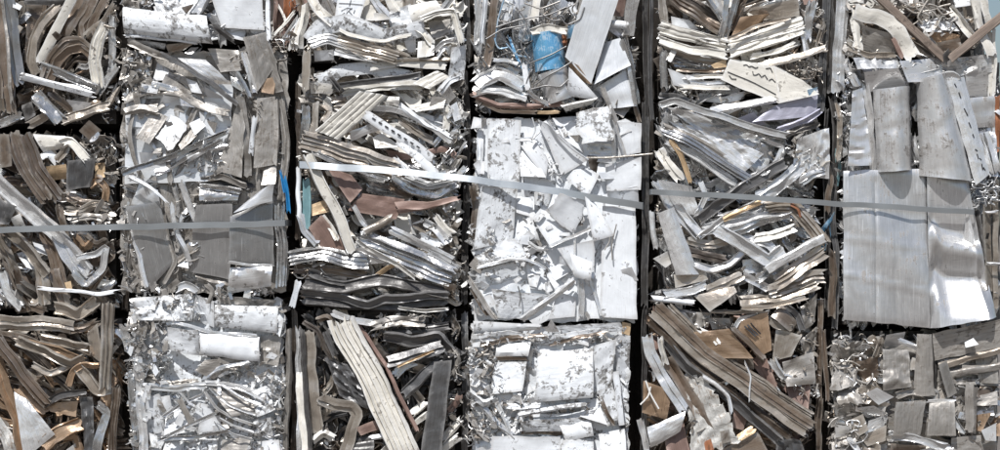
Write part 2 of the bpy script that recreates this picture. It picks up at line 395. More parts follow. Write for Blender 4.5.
def curls(x0, y0, x1, y1, n, mats, r=(.5, .9), rad=(3, 8), lay=1, name='wire'):
    """loose curled wires or swarf inside a box"""
    for i in range(n):
        CUR.n += 1; g = np.random.default_rng(CUR.seed * 1000 + CUR.n)
        cx, cy = g.uniform(x0, x1), g.uniform(y0, y1); ra = g.uniform(*rad); a0 = g.uniform(0, 6.3); k = int(g.integers(5, 9)); turn = g.uniform(.6, 1.6) * g.choice([-1, 1])
        p = []
        for j in range(k):
            a = a0 + turn * 4 * j / k; rr = ra * (1 + .5 * j / k)
            p.append((cx + rr * math.cos(a) + g.normal(0, .8), cy + rr * .7 * math.sin(a) + g.normal(0, .8), LAYD[lay] + g.uniform(-3, 4)))
        me, c = tube_mesh(name, p, g.uniform(*r), mats[i % len(mats)], 5, 22); link(name, me, c, CUR.root)

LIB = {}
def build_lib():
    g = np.random.default_rng(99)
    for kind in ('flat', 'c', 'stk2', 'stk3', 'fold', 'rib3'):
        for L_ in (18, 28, 42):
            for k in range(3):
                w = L_ * g.uniform(.22, .42)
                b = g.normal(0, L_ * .10, 4)
                pts = [(500 - L_ / 2, GZ + b[0], b[1] * .6), (500 - L_ * .15, GZ + b[1], b[2] * .5), (500 + L_ * .2, GZ - b[2], b[3] * .5), (500 + L_ / 2, GZ + b[3], -b[1] * .6)]
                me, c = strip_mesh('offcut', pts, w, 'alu', kind, g, crumple=1.6, twist=g.uniform(-50, 50), sharp=bool(k == 0), rag=2, res=2.6)
                LIB.setdefault(kind, []).append(me)
def filler(x0, y0, x1, y1, step, pal, ang, spread, dlo=-28, dhi=-12, kinds=('flat', 'c', 'stk2', 'stk3', 'fold', 'rib3'), scale=1.0):
    """crushed offcuts packed under and between the large pieces; the meshes are shared"""
    g = np.random.default_rng(CUR.seed * 77 + CUR.n); CUR.n += 1
    y0 += 5; y1 -= 4; xs = np.arange(x0 + step * .3, x1, step); ys = np.arange(y0 + step * .3, y1, step)
    for yy in ys:
        for xx in xs:
            me = LIB[kinds[int(g.integers(len(kinds)))]]; li = int(g.integers(len(me))); me = me[li]
            a = ang + g.normal(0, spread); sc = scale * g.uniform(.75, 1.25); hl = (18, 28, 42)[li // 3] * sc * .5
            hx = hl * (.85 * abs(math.cos(R(a))) + .35 * abs(math.sin(R(a)))); hy = hl * (.85 * abs(math.sin(R(a))) + .35 * abs(math.cos(R(a))))
            x = float(np.clip(xx + g.uniform(-.5, .5) * step, x0 + hx - 1, x1 - hx + 1)); y = float(np.clip(yy + g.uniform(-.5, .5) * step, y0 + hy - 2, y1 - hy + 2))
            o = bpy.data.objects.new('offcut', me); COL.objects.link(o); o.parent = CUR.root
            o.location = Vector(to_world((x, y, g.uniform(dlo, dhi)))) - CUR.root.location
            o.rotation_euler = (R(g.normal(0, 22)), R(-a), R(g.normal(0, 16))); o.scale = (sc, sc, sc)
            o.material_slots[0].link = 'OBJECT'; o.material_slots[0].material = MATS[pal[int(g.integers(len(pal)))]]
def shreds(zones, pal, size=(1.5, 5)):
    """torn flakes too small to pick apart: one mesh for the bale. zones: (x0,y0,x1,y1,count,dlo,dhi)"""
    g = np.random.default_rng(CUR.seed * 31 + 5)
    Vs, Fs, Us, Ms = [], [], [], []; n0 = 0
    zones = [(*z[:4], int(z[4] * .5) + 1, *z[5:]) for z in zones]
    for (x0, y0, x1, y1, cnt, dlo, dhi) in zones:
        c = np.stack([g.uniform(x0, x1, cnt), g.uniform(y0, y1, cnt), g.uniform(dlo, dhi, cnt)], 1)
        a = g.uniform(0, 2 * math.pi, cnt); el = g.normal(0, .5, cnt)
        T = np.stack([np.cos(a) * np.cos(el), np.sin(a) * np.cos(el), np.sin(el)], 1)
        rv = g.normal(size=(cnt, 3)); rv[:, 2] *= .5; B = np.cross(T, rv); B /= np.linalg.norm(B, axis=1)[:, None]; N_ = np.cross(T, B)
        ln = g.uniform(*size, cnt) * g.choice([.7, 1, 1.6], cnt); wd = ln * g.uniform(.15, .5, cnt); bend = g.normal(0, .45, cnt) * ln
        ring = []
        for t_ in (-.5, -.17, .17, .5):
            mid = c + T * (ln * t_ * 2)[:, None] + N_ * (bend * (t_ * t_ * 4 - .5) * g.uniform(.5, 1.2, cnt))[:, None] * 1.2
            ww = wd * (1.15 - abs(t_) * g.uniform(0, 1.6, cnt))
            ring += [mid + B * ww[:, None], mid - B * ww[:, None]]
        for dz in (0, .5):
            pass
        V = np.stack(ring, 1)                       # (cnt, 8, 3)
        Vb = V - N_[:, None, :] * .35
        V = np.concatenate([V, Vb], 1)              # 16 verts
        f = []
        for i in range(3):
            p = 2 * i; f += [[p, p + 2, p + 3, p + 1], [p + 8, p + 9, p + 11, p + 10], [p, p + 8, p + 10, p + 2], [p + 1, p + 3, p + 11, p + 9]]
        f += [[0, 1, 9, 8], [6, 14, 15, 7]]
        f = np.array(f); F = (f[None] + (np.arange(cnt) * 16)[:, None, None]).reshape(-1, 4) + n0
        Vs.append(V.reshape(-1, 3)); Fs.append(F); n0 += cnt * 16
        Us.append(V.reshape(-1, 3)[:, :2] * S); Ms.append(np.repeat(g.integers(0, len(pal), cnt), len(f)))
    W = to_world(np.concatenate(Vs)); c = W.mean(0)
    me = mesh_from('shredded_scrap', W - c, np.concatenate(Fs), np.concatenate(Us), pal, np.concatenate(Ms))
    return link('shredded_scrap', me, c, CUR.root, None, 'stuff')
def edge_zones(n, dlo=-16, dhi=0, b=9):
    x0, y0, x1, y1 = CUR.rect; y0 = max(y0, -14); y1 = min(y1, 464)
    H = (y1 - y0) / 200; Wd = (x1 - x0) / 170
    n *= .4; y0 += 5; y1 -= 3; return [(x0 + 1, y0, x0 + b, y1, int(n * H), dlo, dhi), (x1 - b, y0, x1 - 1, y1, int(n * H), dlo, dhi), (x0, y0, x1, y0 + 6, int(n * .25 * Wd), dlo, dhi - 2), (x0, y1 - 6, x1, y1, int(n * .25 * Wd), dlo, dhi - 2), (x0, y0, x1, y1, int(n * 1.3 * H), dlo - 4, dhi - 4)]
DEPTH = 170
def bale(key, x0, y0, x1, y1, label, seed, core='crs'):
    """starts a bale: the Empty at its base and the crushed core the pieces are pressed into"""
    global CUR
    b = Bale(); b.rect = (x0, y0, x1, y1); b.seed = seed; b.n = 0
    root = bpy.data.objects.new('scrap_bale', None); COL.objects.link(root)
    root.location = to_world(((x0 + x1) / 2, y1, -DEPTH / 2)).tolist()
    root.empty_display_size = .3
    root['label'] = label; root['category'] = 'scrap bale'; root['group'] = 'crushed scrap metal bales stacked in columns'
    b.root = root; BALES[key] = b; CUR = b
    g = np.random.default_rng(seed + 500)
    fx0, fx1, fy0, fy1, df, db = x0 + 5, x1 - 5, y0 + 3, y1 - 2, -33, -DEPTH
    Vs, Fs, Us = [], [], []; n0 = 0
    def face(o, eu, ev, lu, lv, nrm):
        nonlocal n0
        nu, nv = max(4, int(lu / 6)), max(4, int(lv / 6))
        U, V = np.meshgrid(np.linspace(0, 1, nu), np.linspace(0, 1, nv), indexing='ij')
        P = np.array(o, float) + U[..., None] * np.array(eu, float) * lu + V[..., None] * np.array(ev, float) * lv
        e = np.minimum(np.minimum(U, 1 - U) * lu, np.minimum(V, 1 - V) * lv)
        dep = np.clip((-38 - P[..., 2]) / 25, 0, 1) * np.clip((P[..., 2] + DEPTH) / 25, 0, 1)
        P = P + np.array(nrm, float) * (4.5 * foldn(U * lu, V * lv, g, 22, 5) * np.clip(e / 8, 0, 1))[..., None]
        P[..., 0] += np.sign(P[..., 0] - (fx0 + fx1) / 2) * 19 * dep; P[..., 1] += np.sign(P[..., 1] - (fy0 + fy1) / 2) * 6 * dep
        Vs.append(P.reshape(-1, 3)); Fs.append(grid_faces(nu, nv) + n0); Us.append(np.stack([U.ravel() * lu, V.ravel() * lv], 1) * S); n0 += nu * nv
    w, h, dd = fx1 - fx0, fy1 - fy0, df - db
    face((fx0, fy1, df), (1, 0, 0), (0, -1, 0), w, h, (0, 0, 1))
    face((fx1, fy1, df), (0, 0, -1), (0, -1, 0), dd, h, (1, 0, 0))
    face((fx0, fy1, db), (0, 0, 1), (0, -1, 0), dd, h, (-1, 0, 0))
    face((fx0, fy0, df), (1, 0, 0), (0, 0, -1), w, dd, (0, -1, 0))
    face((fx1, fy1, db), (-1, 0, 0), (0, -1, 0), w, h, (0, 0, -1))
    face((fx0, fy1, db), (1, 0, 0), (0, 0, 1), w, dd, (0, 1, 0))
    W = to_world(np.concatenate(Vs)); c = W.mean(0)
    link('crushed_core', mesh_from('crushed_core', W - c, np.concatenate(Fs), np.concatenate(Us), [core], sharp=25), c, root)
    return b
build_lib()

def flaps(x0, y0, x1, y1, n, mats, size=(7, 16), lay=(-4, 5), name='torn_flap'):
    """small torn and folded flaps of sheet pressed into the face"""
    for i in range(n):
        CUR.n += 1; g = np.random.default_rng(CUR.seed * 1000 + CUR.n)
        cx, cy = g.uniform(x0, x1), g.uniform(y0, y1); a = g.uniform(0, math.pi); L_ = g.uniform(*size); W_ = L_ * g.uniform(.3, .9)
        ux, uy = math.cos(a), math.sin(a); dz = g.uniform(*lay); t1, t2 = g.normal(0, .25, 2)
        C = []
        for sx, sy in ((-1, -1), (1, -1), (1, 1), (-1, 1)):
            e = sx * L_ / 2 * g.uniform(.6, 1.1); f = sy * W_ / 2 * g.uniform(.5, 1.15)
            C.append((cx + ux * e - uy * f, cy + uy * e + ux * f, dz + t1 * e + t2 * f))
        P, X, Y = sheet_grid(C, g, crumple=g.uniform(.4, 1.3), rag=g.uniform(.4, 1.4), res=2.6)
        me, c = sheet_mesh(name, P, X, Y, mats[int(g.integers(len(mats)))], .8)
        link(name, me, c, CUR.root)

# ------------------------------------------------------------------ ground
gm = bpy.data.meshes.new('ground')
gm.from_pydata([(-600, -600, 0), (600, -600, 0), (600, 600, 0), (-600, 600, 0)], [], [(0, 1, 2, 3)])
ul = gm.uv_layers.new(name='UVMap')
for i, c_ in enumerate([(0, 0), (1200, 0), (1200, 1200), (0, 1200)]): ul.data[i].uv = c_
gm.materials.append(MATS['gnd'])
link('ground', gm, (0, 0, -0.004), None, None, 'structure')
WARM = ['tau', 'taul', 'tau', 'taud', 'tau', 'alud']
GREY = ['alu', 'alud', 'alul', 'alud', 'alu']
WHITE = ['wht', 'whtw', 'alul', 'whtw', 'alud']
CREAM = ['crm', 'alul', 'taul', 'alu', 'crm', 'tau']
MIXM = ['alu', 'alul', 'taul', 'alud', 'alu']
DARK = ['chr', 'dgr', 'taud', 'tau', 'dgr']
# ================================================================== column 1
bale('A1', -32, -78, 115, 124, 'brown and grey profile bale crossed by a white bar, top of leftmost stack', 1)
filler(-25, -76, 111, -6, 26, WARM, 60, 30)
filler(-25, -4, 111, 118, 12.5, WARM, 55, 35, scale=1.12)
s('24,1 46,2 68,2', 6, 'chr')
q('24,3 46,4 34,68 24,62', 'taud', 0, crumple=2)
s('-3,-14 3,40 9,100', 14, 'tau', 'c', 2, roll=-18)
s('8,-14 14,40 21,84', 13, 'aldk', 'stk2', 2, roll=-8)
s('2,-14 9,40 14,104', 4, 'alud', 'fold', 3)
s('-6,-10 -3,40 3,112', 14, 'taul', 'stk2', 1)
q('14,2 22,6 21,11 15,9', 'wht', 2, crumple=.4)
s('60,4 42,22 34,40 31,62 36,74', 12, 'taul', 'c', 1)
s('50,8 36,26 29,48 28,66', 8, 'taud', 'stk2', 0)
s('84,-6 74,16 64,36', 13, 'tau', 'stk2', 1)
s('76,-6 58,28 40,62', 9.5, 'crm', 'flat', 2, crumple=.4, roll=-15, label='long cream strip with a bolt through it')
q('54,35 58,32 63,36 58,41', 'taud', 3, name='bolt', crumple=.3, thick=3)
s('96,-6 86,14 78,24 82,40', 9, 'tau', 'stk2', 1)
s('106,-6 95,12 88,28 96,46', 13, 'tau', 'stk3', 1, roll=20)
s('114,4 104,22 92,30 86,36', 7, 'taul', 'flat', 1)
s('44,78 52,56 66,41 80,40 92,50', 8, 'tau', 'stk2', 2, roll=25)
s('50,82 58,62 70,50 84,48 94,58', 9, 'tau', 'c', 2, roll=15)
s('58,84 66,68 76,58 88,60', 9, 'taud', 'stk2', 1)
s('64,86 76,74 90,68', 8, 'tau', 'stk2', 1)
s('80,66 88,68 95,60', 6, 'alu', 'c', 2)
s('106,24 98,42 95,62 99,86', 13, 'crm', 'stk4', 2, roll=-10)
s('113,14 112,44 110,72', 8, 'alul', 'stk2', 1, crumple=2.4)
s('42,66 66,75 98,88', 9, 'alu', 'c', 2)
s('22,77 56,86 94,96', 7, 'wht', 'box', 3, crumple=.4, roll=30, label='bright white bar lying across the brown pieces')
s('98,93 106,82 117,67', 9, 'alu', 'fold', 2)
s('36,94 48,108 62,122', 14, 'alu', 'c', 2)
s('62,122 84,114 110,106', 10, 'taul', 'c', 2)
s('50,92 64,104 72,112', 8, 'tau', 'stk2', 1)
s('-2,124 10,120 22,114', 9, 'alu', 'c', 1)
s('8,86 11,100 13,114', 10, 'tau', 'stk2', 2)
q('66,100 92,104 84,116 68,112', 'alus', 1, crumple=2)
s('30,125 42,118 54,110', 9, 'taul', 'stk2', 1)
s('104,108 112,98 118,86', 7, 'taul', 'fold', 1)
q('20,104 32,100 36,114 24,120', 'chr', 1, crumple=3)
shreds(edge_zones(102) + [(104, 0, 118, 124, 88, -12, 5)], ['alu', 'tau', 'alu', 'taul'])

bale('A2', -32, 132, 115, 312, 'crushed bale of grey and brown profiles with small amber scraps, middle of the leftmost stack', 2)
filler(-25, 132, 111, 312, 12.5, WARM + ['alu', 'alul'], -45, 35, scale=1.12)
q('-2,134 9,135 12,166 -2,168', 'tau', 1)
s('13,133 26,168 48,200', 15, 'tau', 'stk3', 2)
s('26,134 38,168 60,198', 13, 'tau', 'stk3', 2)
q('33,134 66,136 62,148 42,152', 'crm', 1, bulge=3)
s('62,144 70,140 80,150 88,160', 9, 'crm', 'c', 2)
s('66,142 64,152 56,160', 9, 'taul', 'fold', 1)
q('80,131 90,121 101,131 91,142', 'tau', 2, thick=4)
q('45,166 66,164 67,178 48,180', 'amb', 1, crumple=2.4, label='amber crumpled scrap')
q('94,163 104,162 105,177 95,178', 'amb', 1, crumple=2.2, label='amber crumpled scrap')
q('68,160 96,158 92,187 67,190', 'dgr', 2, ribs=3, ribaxis='v')
s('40,157 48,152 56,162', 8, 'wht', 'flat', 1)
s('-4,180 30,210 56,232 88,272', 16, 'alul', 'c', 2, roll=20)
q('-4,196 18,207 10,225 -4,223', 'chr', 2, bulge=5, axis='v')
s('66,196 82,203 100,205', 9, 'tau', 'stk3', 1)
s('66,210 80,212 94,204 108,208', 9, 'taul', 'stk3', 1, crumple=2)
s('68,220 88,216 110,220', 7, 'alud', 'stk2', 1, crumple=2)
s('90,186 98,179 106,188 104,202', 7, 'brz', 'c', 1)
s('58,206 62,222 64,236', 10, 'tau', 'stk2', 1)
q('12,218 22,213 27,228 16,230', 'crm', 2)
s('2,226 22,242 38,262 48,274', 12, 'taul', 'c', 2)
s('-3,236 8,256 16,276', 10, 'taul', 'stk2', 1)
q('16,254 24,252 36,272 26,268', 'wht', 1)
q('32,242 44,246 48,256 38,252', 'wht', 1)
s('44,232 56,262 64,300', 14, 'tau', 'stk3', 1)
s('58,236 72,262 86,280', 13, 'alul', 'stk2', 2)
s('74,238 84,248 92,240', 9, 'brz', 'fold', 1)
s('84,236 96,246 106,240', 8, 'tau', 'stk2', 1)
s('78,258 98,254 108,246 104,268 92,280', 7, 'alul', 'c', 2)
s('40,262 44,284 46,304', 14, 'taul', 'stk2', 2)
s('54,268 60,288 66,304', 11, 'tau', 'stk2', 2)
q('65,283 72,281 74,291 68,291', 'amb', 2, label='amber crumpled scrap')
s('2,272 8,292 22,308', 10, 'alul', 'c', 2)
s('14,268 20,286 30,304', 9, 'tau', 'stk2', 1)
s('118,134,-24 119,220,-20 120,310,-24', 6, 'taud', 'stk2', 0)
s('76,272 86,284 98,274', 10, 'alu', 'c', 2)
s('104,268 96,282 90,290', 9, 'tau', 'stk2', 1)
s('22,297 34,304 40,298', 7, 'taul', 'flat', 1)
s('43,288 70,290 100,294 118,291', 4, 'wht', 'fold', 3, rag=3)
s('55,308 78,315 98,300', 13, 'taul', 'c', 2)
s('16,310 30,306 46,312', 9, 'tau', 'stk2', 1)
shreds(edge_zones(102) + [(82, 134, 116, 162, 110, -10, 4), (70, 200, 112, 225, 66, -8, 3)], ['alu', 'tau', 'alu', 'taul'])

bale('A3', -32, 317, 121, GZ, 'bale of sweeping brown and bronze bent profiles, bottom of the leftmost stack', 3)
filler(-25, 318, 119, 460, 12.5, WARM + ['brz', 'tau'], -40, 35, scale=1.12)
filler(-25, 466, 119, 512, 26, WARM, 20, 40)
s('-4,322 40,323 74,328', 15, 'taul', 'stk3', 2)
s('70,330 84,328 98,322', 9, 'tau', 'stk2', 1)
s('40,338 62,342 88,347', 9, 'taul', 'c', 2)
s('-4,334 20,338 44,350', 10, 'tau', 'stk2', 1)
q('88,333 100,322 103,364 89,354', 'taul', 2)
s('110,303 109,345 107,388', 13, 'taul', 'rib3', 3, label='upright grey brown profile strip')
s('-2,338 16,362 34,388 48,404', 13, 'tau', 'stk3', 2)
s('8,336 28,350 50,372 72,390', 11, 'taud', 'stk3', 1)
s('18,340 44,350 72,364 86,358', 10, 'taul', 'c', 2)
s('28,342 60,350 82,360', 7, 'brz', 'c', 2)
s('32,364 50,374 76,362', 7, 'taul', 'c', 2)
s('60,352 74,366 80,384', 8, 'tau', 'stk2', 1)
s('78,366 90,380 98,392 112,388', 11, 'taul', 'c', 2)
s('70,384 74,370 84,364 98,366', 6, 'brz', 'c', 2)
s('46,404 60,396 86,392', 7, 'chr', 'c', 2)
q('79,396 94,397 96,455 86,455', 'dgr', 2, crumple=2, ribs=2, ribaxis='v')
s('98,404 108,412 102,430 98,455', 9, 'alu', 'stk2', 2)
q('44,404 77,401 75,417 50,412', 'brz', 1, crumple=1.5, label='bronze bent sheet')
s('44,446 62,431 81,424', 15, 'brz', 'c', 2, label='bronze bent strip')
s('16,388 30,402 46,412', 9, 'brz', 'flat', 1)
q('15,392 30,402 56,434 26,458', 'alul', 2, crumple=1.2, bulge=3)
s('-4,360 4,388 18,420 24,458', 13, 'brz', 'stk2', 1)
s('-6,420 6,436 12,458', 12, 'glv', 'stk2', 1)
s('40,458 48,444 56,438', 9, 'brz', 'flat', 1)
q('66,450 77,441 86,458 68,460', 'crm', 1)
s('117,388 114,418 112,452', 9, 'tau', 'rib3', 2)
s('104,386 110,420 106,440', 7, 'brz', 'stk2', 1)
s('60,440 74,436 80,452', 9, 'brz', 'c', 1)
s('96,424 88,440 90,458', 7, 'tau', 'stk2', 1)
shreds(edge_zones(102), ['alu', 'tau', 'brz', 'taul'])

# ================================================================== column 2
bale('B1', 124, -76, 298, 43, 'bale of dented white panels with a fan of cream strips, top of second stack', 4)
filler(129, -74, 295, -8, 26, WHITE, 10, 30)
filler(129, -6, 265, 42, 12.5, WHITE, 5, 30, scale=1.12)
filler(273, -6, 297, 46, 12.5, ['crm', 'tau', 'brn', 'taul'], 65, 20, scale=1.12)
q('124,8 208,17 214,45 125,35', 'whtw', 2, bulge=8, crumple=1.0, rag=.8, label='long dented white roll of sheet')
s('211,16 220,28 222,46', 12, 'alul', 'flat', 1, roll=40)
s('125,36 160,39 197,43', 3.5, 'wht', 'fold', 2)
q('128,38 166,44 164,50 150,46', 'whtw', 1, crumple=1)
q('164,44 194,43 182,50 168,53', 'tau', 1, crumple=1)
q('148,-12 206,-12 196,15 158,12', 'whtw', 1, crumple=3)
q('182,8 196,4 198,12 186,14', 'tau', 2, crumple=1)
s('208,-10 202,4 194,15', 11, 'alul', 'c', 2)
q('209,-12 262,-12 265,30 222,27', 'wht', 2, crumple=.8, label='flat white panel with dark specks')
q('222,28 245,25 244,40 233,38', 'wht', 1, crumple=.5)
q('246,24 266,22 262,34 246,38', 'whtw', 1, crumple=2)
s('214,26 224,35 235,42', 5, 'chr', 'box', 2)
s('268,0 268,20 269,40', 5, 'wht', 'box', 2)
q('122,-8 148,-6 146,10 124,10', 'alud', 1, crumple=4)
s('287,-8 289,4 286,16', 12, 'rst', 'stk2', 0)
for a, b, w_, m_ in (('294,11 284,24 274,34', 0, 3.5, 'crm'), ('298,17 289,30 282,42', 0, 4, 'alul'), ('300,22 294,36 290,50', 0, 6, 'crm'), ('306,4 303,26 299,48', 0, 8, 'crm'), ('276,2 284,16 286,24', 0, 2.5, 'crm'), ('297,-8 300,4 302,14', 0, 8, 'tau')):
    s(a, w_, m_, 'fold', 1)
flaps(126, -4, 270, 44, 16, ['whtw', 'wht', 'alud'], (6, 14), (-8, 1))
shreds(edge_zones(150) + [(122, -5, 150, 12, 140, -8, 3), (272, 34, 300, 50, 90, -14, 0)], ['alu', 'alud', 'tau'])

bale('B2', 119, 46, 285, 293, 'tall bale of grey aluminium panels and taupe strips over white sheet, middle of second stack', 5)
filler(125, 48, 283, 293, 12.5, ['alud', 'alu', 'aldk', 'alud', 'alul'], -30, 45, scale=1.12)
q('121,48 152,56 150,92 123,94', 'alud', 1, crumple=4.5, cs_scale=13, res=2)
q('122,50 284,50 284,290 122,290', 'alud', 0, tilt=1, crumple=3.2, cs_scale=24, rag=2)
q('126,84 232,84 228,180 124,184', 'pla', 1, crumple=1.8, tilt=1)
q('156,62 168,70 168,80 152,80', 'wht', 1, crumple=1)
q('142,84 160,88 158,94 142,92', 'wht', 2, crumple=.7)
q('166,73 192,86 196,94 160,90', 'alud', 1, crumple=1)
q('196,76 206,84 220,94 202,92', 'alul', 1, crumple=1)
s('128,41 150,51 172,58', 7, 'alud', 'fold', 2)
s('162,54 186,66 214,84 238,104', 5, 'dgr', 'fold', 3)
q('178,58 206,60 230,82 208,78', 'alul', 2, crumple=1, bulge=3, label='pale curved shield of sheet')
q('206,48 238,50 242,70 220,72', 'alud', 1, crumple=2.5)
q('228,64 240,70 244,92 232,84', 'alu', 1, crumple=2.5)
s('124,100 150,90 180,92 204,106 230,113', 8, 'alud', 'flat', 2)
s('152,84 178,90 202,104', 6, 'alu', 'flat', 2)
q('186,78 198,82 204,94 192,92', 'wht', 2, crumple=.6)
q('176,84 188,90 190,98 174,95', 'alud', 2, crumple=.6)
q('204,86 222,96 226,104 206,100', 'pla', 1, crumple=.8)
q('180,98 196,100 198,108 182,106', 'alu', 2, crumple=.6)
q('164,96 178,96 178,106 160,104', 'pla', 1, crumple=.6)
q('146,98 160,98 156,110 142,110', 'alud', 1, crumple=.6)
q('136,112 148,112 142,128 132,128', 'pla', 1, crumple=.6)
q('176,140 190,128 198,136 182,150', 'alud', 2, crumple=.6)
q('190,124 200,118 206,126 196,136', 'pla', 2, crumple=.6)
q('206,120 218,122 214,134 202,132', 'alud', 1, crumple=.6)
q('140,152 152,152 156,166 142,168', 'pla', 1, crumple=.7)
q('152,166 166,160 170,172 156,176', 'alu', 1, crumple=.7)
q('124,132 132,132 132,152 124,156', 'pla', 1, crumple=.6)
q('176,152 190,148 190,160 178,164', 'wht', 2, crumple=.9)
q('204,140 216,136 214,148 202,152', 'wht', 2, crumple=.9)
s('160,68 184,80 204,98', 7, 'alud', 'flat', 1)
s('126,112 142,108 158,112', 8, 'alud', 'fold', 2)
q('124,96 134,92 140,106 126,110', 'wht', 1, crumple=1)
s('136,92 138,104 142,118', 6, 'alud', 'flat', 2)
q('153,111 168,117 150,144 137,138', 'alud', 2, crumple=1)
q('169,115 187,124 170,151 155,138', 'wht', 2, crumple=.9, rag=2)
q('200,112 222,116 220,138 202,130', 'wht', 1, crumple=1.5)
s('134,106 130,130 134,158 144,180', 5, 'alud', 'flat', 2)
s('196,108 184,132 172,154', 5.5, 'alud', 'fold', 2)
s('206,112 196,136 188,150', 4, 'alu', 'flat', 2)
s('124,174 170,158 228,132', 6, 'alu', 'fold', 3)
s('170,168 192,154 222,140', 5, 'alu', 'fold', 2)
s('164,150 168,170 170,182', 6, 'alud', 'flat', 1)
q('150,150 168,150 172,160 148,164', 'wht', 1, crumple=1)
s('188,160 206,150 226,146', 5, 'alul', 'fold', 2)
s('186,176 200,164 220,160', 5, 'alu', 'fold', 1)
s('210,150 214,166 222,176', 6, 'alul', 'fold', 1)
q('240,98 246,126 242,177 216,171', 'alud', 2, crumple=1.2)
s('241,96 246,130 248,176', 9, 'alud', 'box', 2, roll=-20)
q('258,98 276,96 277,164 254,168', 'alud', 2, crumple=.8)
s('256,116 254,134 252,154', 5, 'wht', 'flat', 3)
s('280,100 286,140 281,200', 8, 'alud', 'rib3', 1)
s('276,100 277,140 275,164', 5, 'alud', 'box', 2)
q('244,38 266,32 277,62 258,92', 'alud', 2, crumple=1.5)
q('262,32 274,54 284,92 268,94', 'alud', 2, crumple=1.2)
q('260,80 276,77 274,95 262,93', 'brz', 2, crumple=1)
s('244,54 250,72 254,92', 6, 'alul', 'fold', 2)
s('238,74 244,84 250,96', 5, 'alu', 'fold', 2)
s('132,177 150,186 169,203', 5, 'wht', 'fold', 3, taper=.4)
q('127,206 160,201 174,264 147,292', 'aldk', 2, crumple=.7, curl=.6, label='smooth grey aluminium plate')
s('161,204 168,236 176,262 164,284', 5, 'alud', 'fold', 2)
s('128,210 140,256 147,286', 5, 'alul', 'fold', 2)
s('172,204 178,236 190,264', 6, 'alul', 'fold', 2)
s('182,182 188,200 196,220', 6, 'alul', 'c', 2)
s('174,186 178,200 178,216', 5, 'alu', 'fold', 1)
s('176,262 184,256 198,248', 5, 'alud', 'fold', 2)
q('180,262 188,258 190,268 178,266', 'wht', 2)
q('197,205 233,204 229,280 190,272', 'aldk', 2, crumple=.6, label='dull grey aluminium plate with scratches')
q('200,188 240,190 236,204 200,204', 'alu', 1, bulge=4, crumple=.6)
s('200,186 220,188 241,191', 6, 'alu', 'c', 2)
q('205,176 250,170 258,186 236,192', 'chr', 0, crumple=2)
s('200,180 220,176 246,186', 6, 'alud', 'c', 1)
q('232,216 273,196 274,267 230,264', 'aldk', 2, crumple=.6, bulge=2, label='smooth bright aluminium plate with a bent top')
q('234,213 262,190 275,184 273,201', 'alus', 3, crumple=.5, bulge=2.5, tilt=1)
q('264,168 277,166 277,184 262,186', 'alud', 2)
q('230,267 273,266 272,286 228,294', 'alus', 2, crumple=3, bulge=4)
s('229,262 250,265 274,266', 3, 'alul', 'box', 3)
s('176,290 186,284 198,291', 8, 'alus', 'c', 2)
s('206,284 214,290 209,305', 5, 'alud', 'fold', 2)
s('196,276 214,282 230,284', 8, 'alud', 'fold', 1)
s('280,205 283,244 281,286', 11, 'alu', 'rib3', 2)
s('285,178 288,194 289,212', 4, 'blf', 'fold', 2, label='narrow blue strip hanging at the edge')
s('281,172 283,184 285,192', 2.6, 'blf', 'fold', 2)
s('122,214 130,250 142,288', 8, 'alud', 'stk2', 1, crumple=2.5)
s('134,228 128,260 132,290', 7, 'alud', 'stk2', 1, crumple=2.5)
q('140,180 158,190 160,204 130,204', 'alus', 1, crumple=2)
s('124,186 140,192 156,184', 6, 'alu', 'fold', 1)
flaps(122, 50, 158, 96, 26, ['alud', 'alud', 'alu', 'alud'], (5, 12), (-8, 4))
flaps(128, 96, 236, 178, 60, ['pla', 'aluw', 'alud', 'alu', 'alud', 'aldk'], (6, 14), (-6, 2))
flaps(120, 204, 146, 292, 16, ['alud', 'alu', 'alud'], (6, 14), (-8, 3))
flaps(150, 284, 276, 295, 10, ['alud', 'alu', 'alul'], (6, 14), (-8, 3))
shreds(edge_zones(220) + [(122, 48, 152, 96, 260, -8, 4), (182, 140, 232, 178, 160, -8, 4), (120, 208, 146, 292, 180, -8, 4), (174, 182, 200, 280, 110, -8, 3), (140, 284, 275, 296, 120, -8, 4), (232, 46, 254, 98, 90, -8, 2)], ['alu', 'alud', 'alu', 'alud'])

bale('B3', 129, 297, 285, GZ, 'bale of white crushed sheet with shredded silver tangles, bottom of second stack', 6)
filler(133, 298, 283, 460, 12.5, WHITE + ['alu'], 0, 45, scale=1.12)
filler(133, 466, 283, 512, 26, WHITE, 0, 45)
q('131,300 284,300 283,458 133,458', 'whtw', 0, tilt=1, crumple=3.2, cs_scale=26, rag=2)
q('132,298 196,293 191,321 138,320', 'whtw', 2, crumple=3.5)
q('196,295 211,302 208,326 191,318', 'whtw', 1, crumple=1)
q('198,296 214,302 214,328 206,326', 'wht', 1, crumple=.5)
q('216,305 279,306 277,333 216,327', 'whtw', 2, bulge=3, crumple=.8, label='white box shaped block of sheet')
q('214,296 276,300 272,306 220,304', 'alud', 1, crumple=2)
q('271,329 284,318 280,337', 'wht', 2)
q('168,327 200,329 200,355 168,350', 'whtw', 2, bulge=5, axis='v', crumple=1)
q('201,330 260,337 260,362 201,355', 'wht', 2, bulge=4, crumple=1)
q('260,337 282,334 278,366 260,364', 'alud', 1, crumple=3)
s('166,324 190,326 222,334 258,336', 4, 'alul', 'fold', 2)
q('128,312 150,318 146,338 126,330', 'alud', 1, crumple=4, cs_scale=13, res=2)
s('118,328 126,338 130,352', 10, 'alu', 'fold', 1)
q('196,370 206,360 248,357 214,379', 'alud', 2, ribs=2, crumple=1)
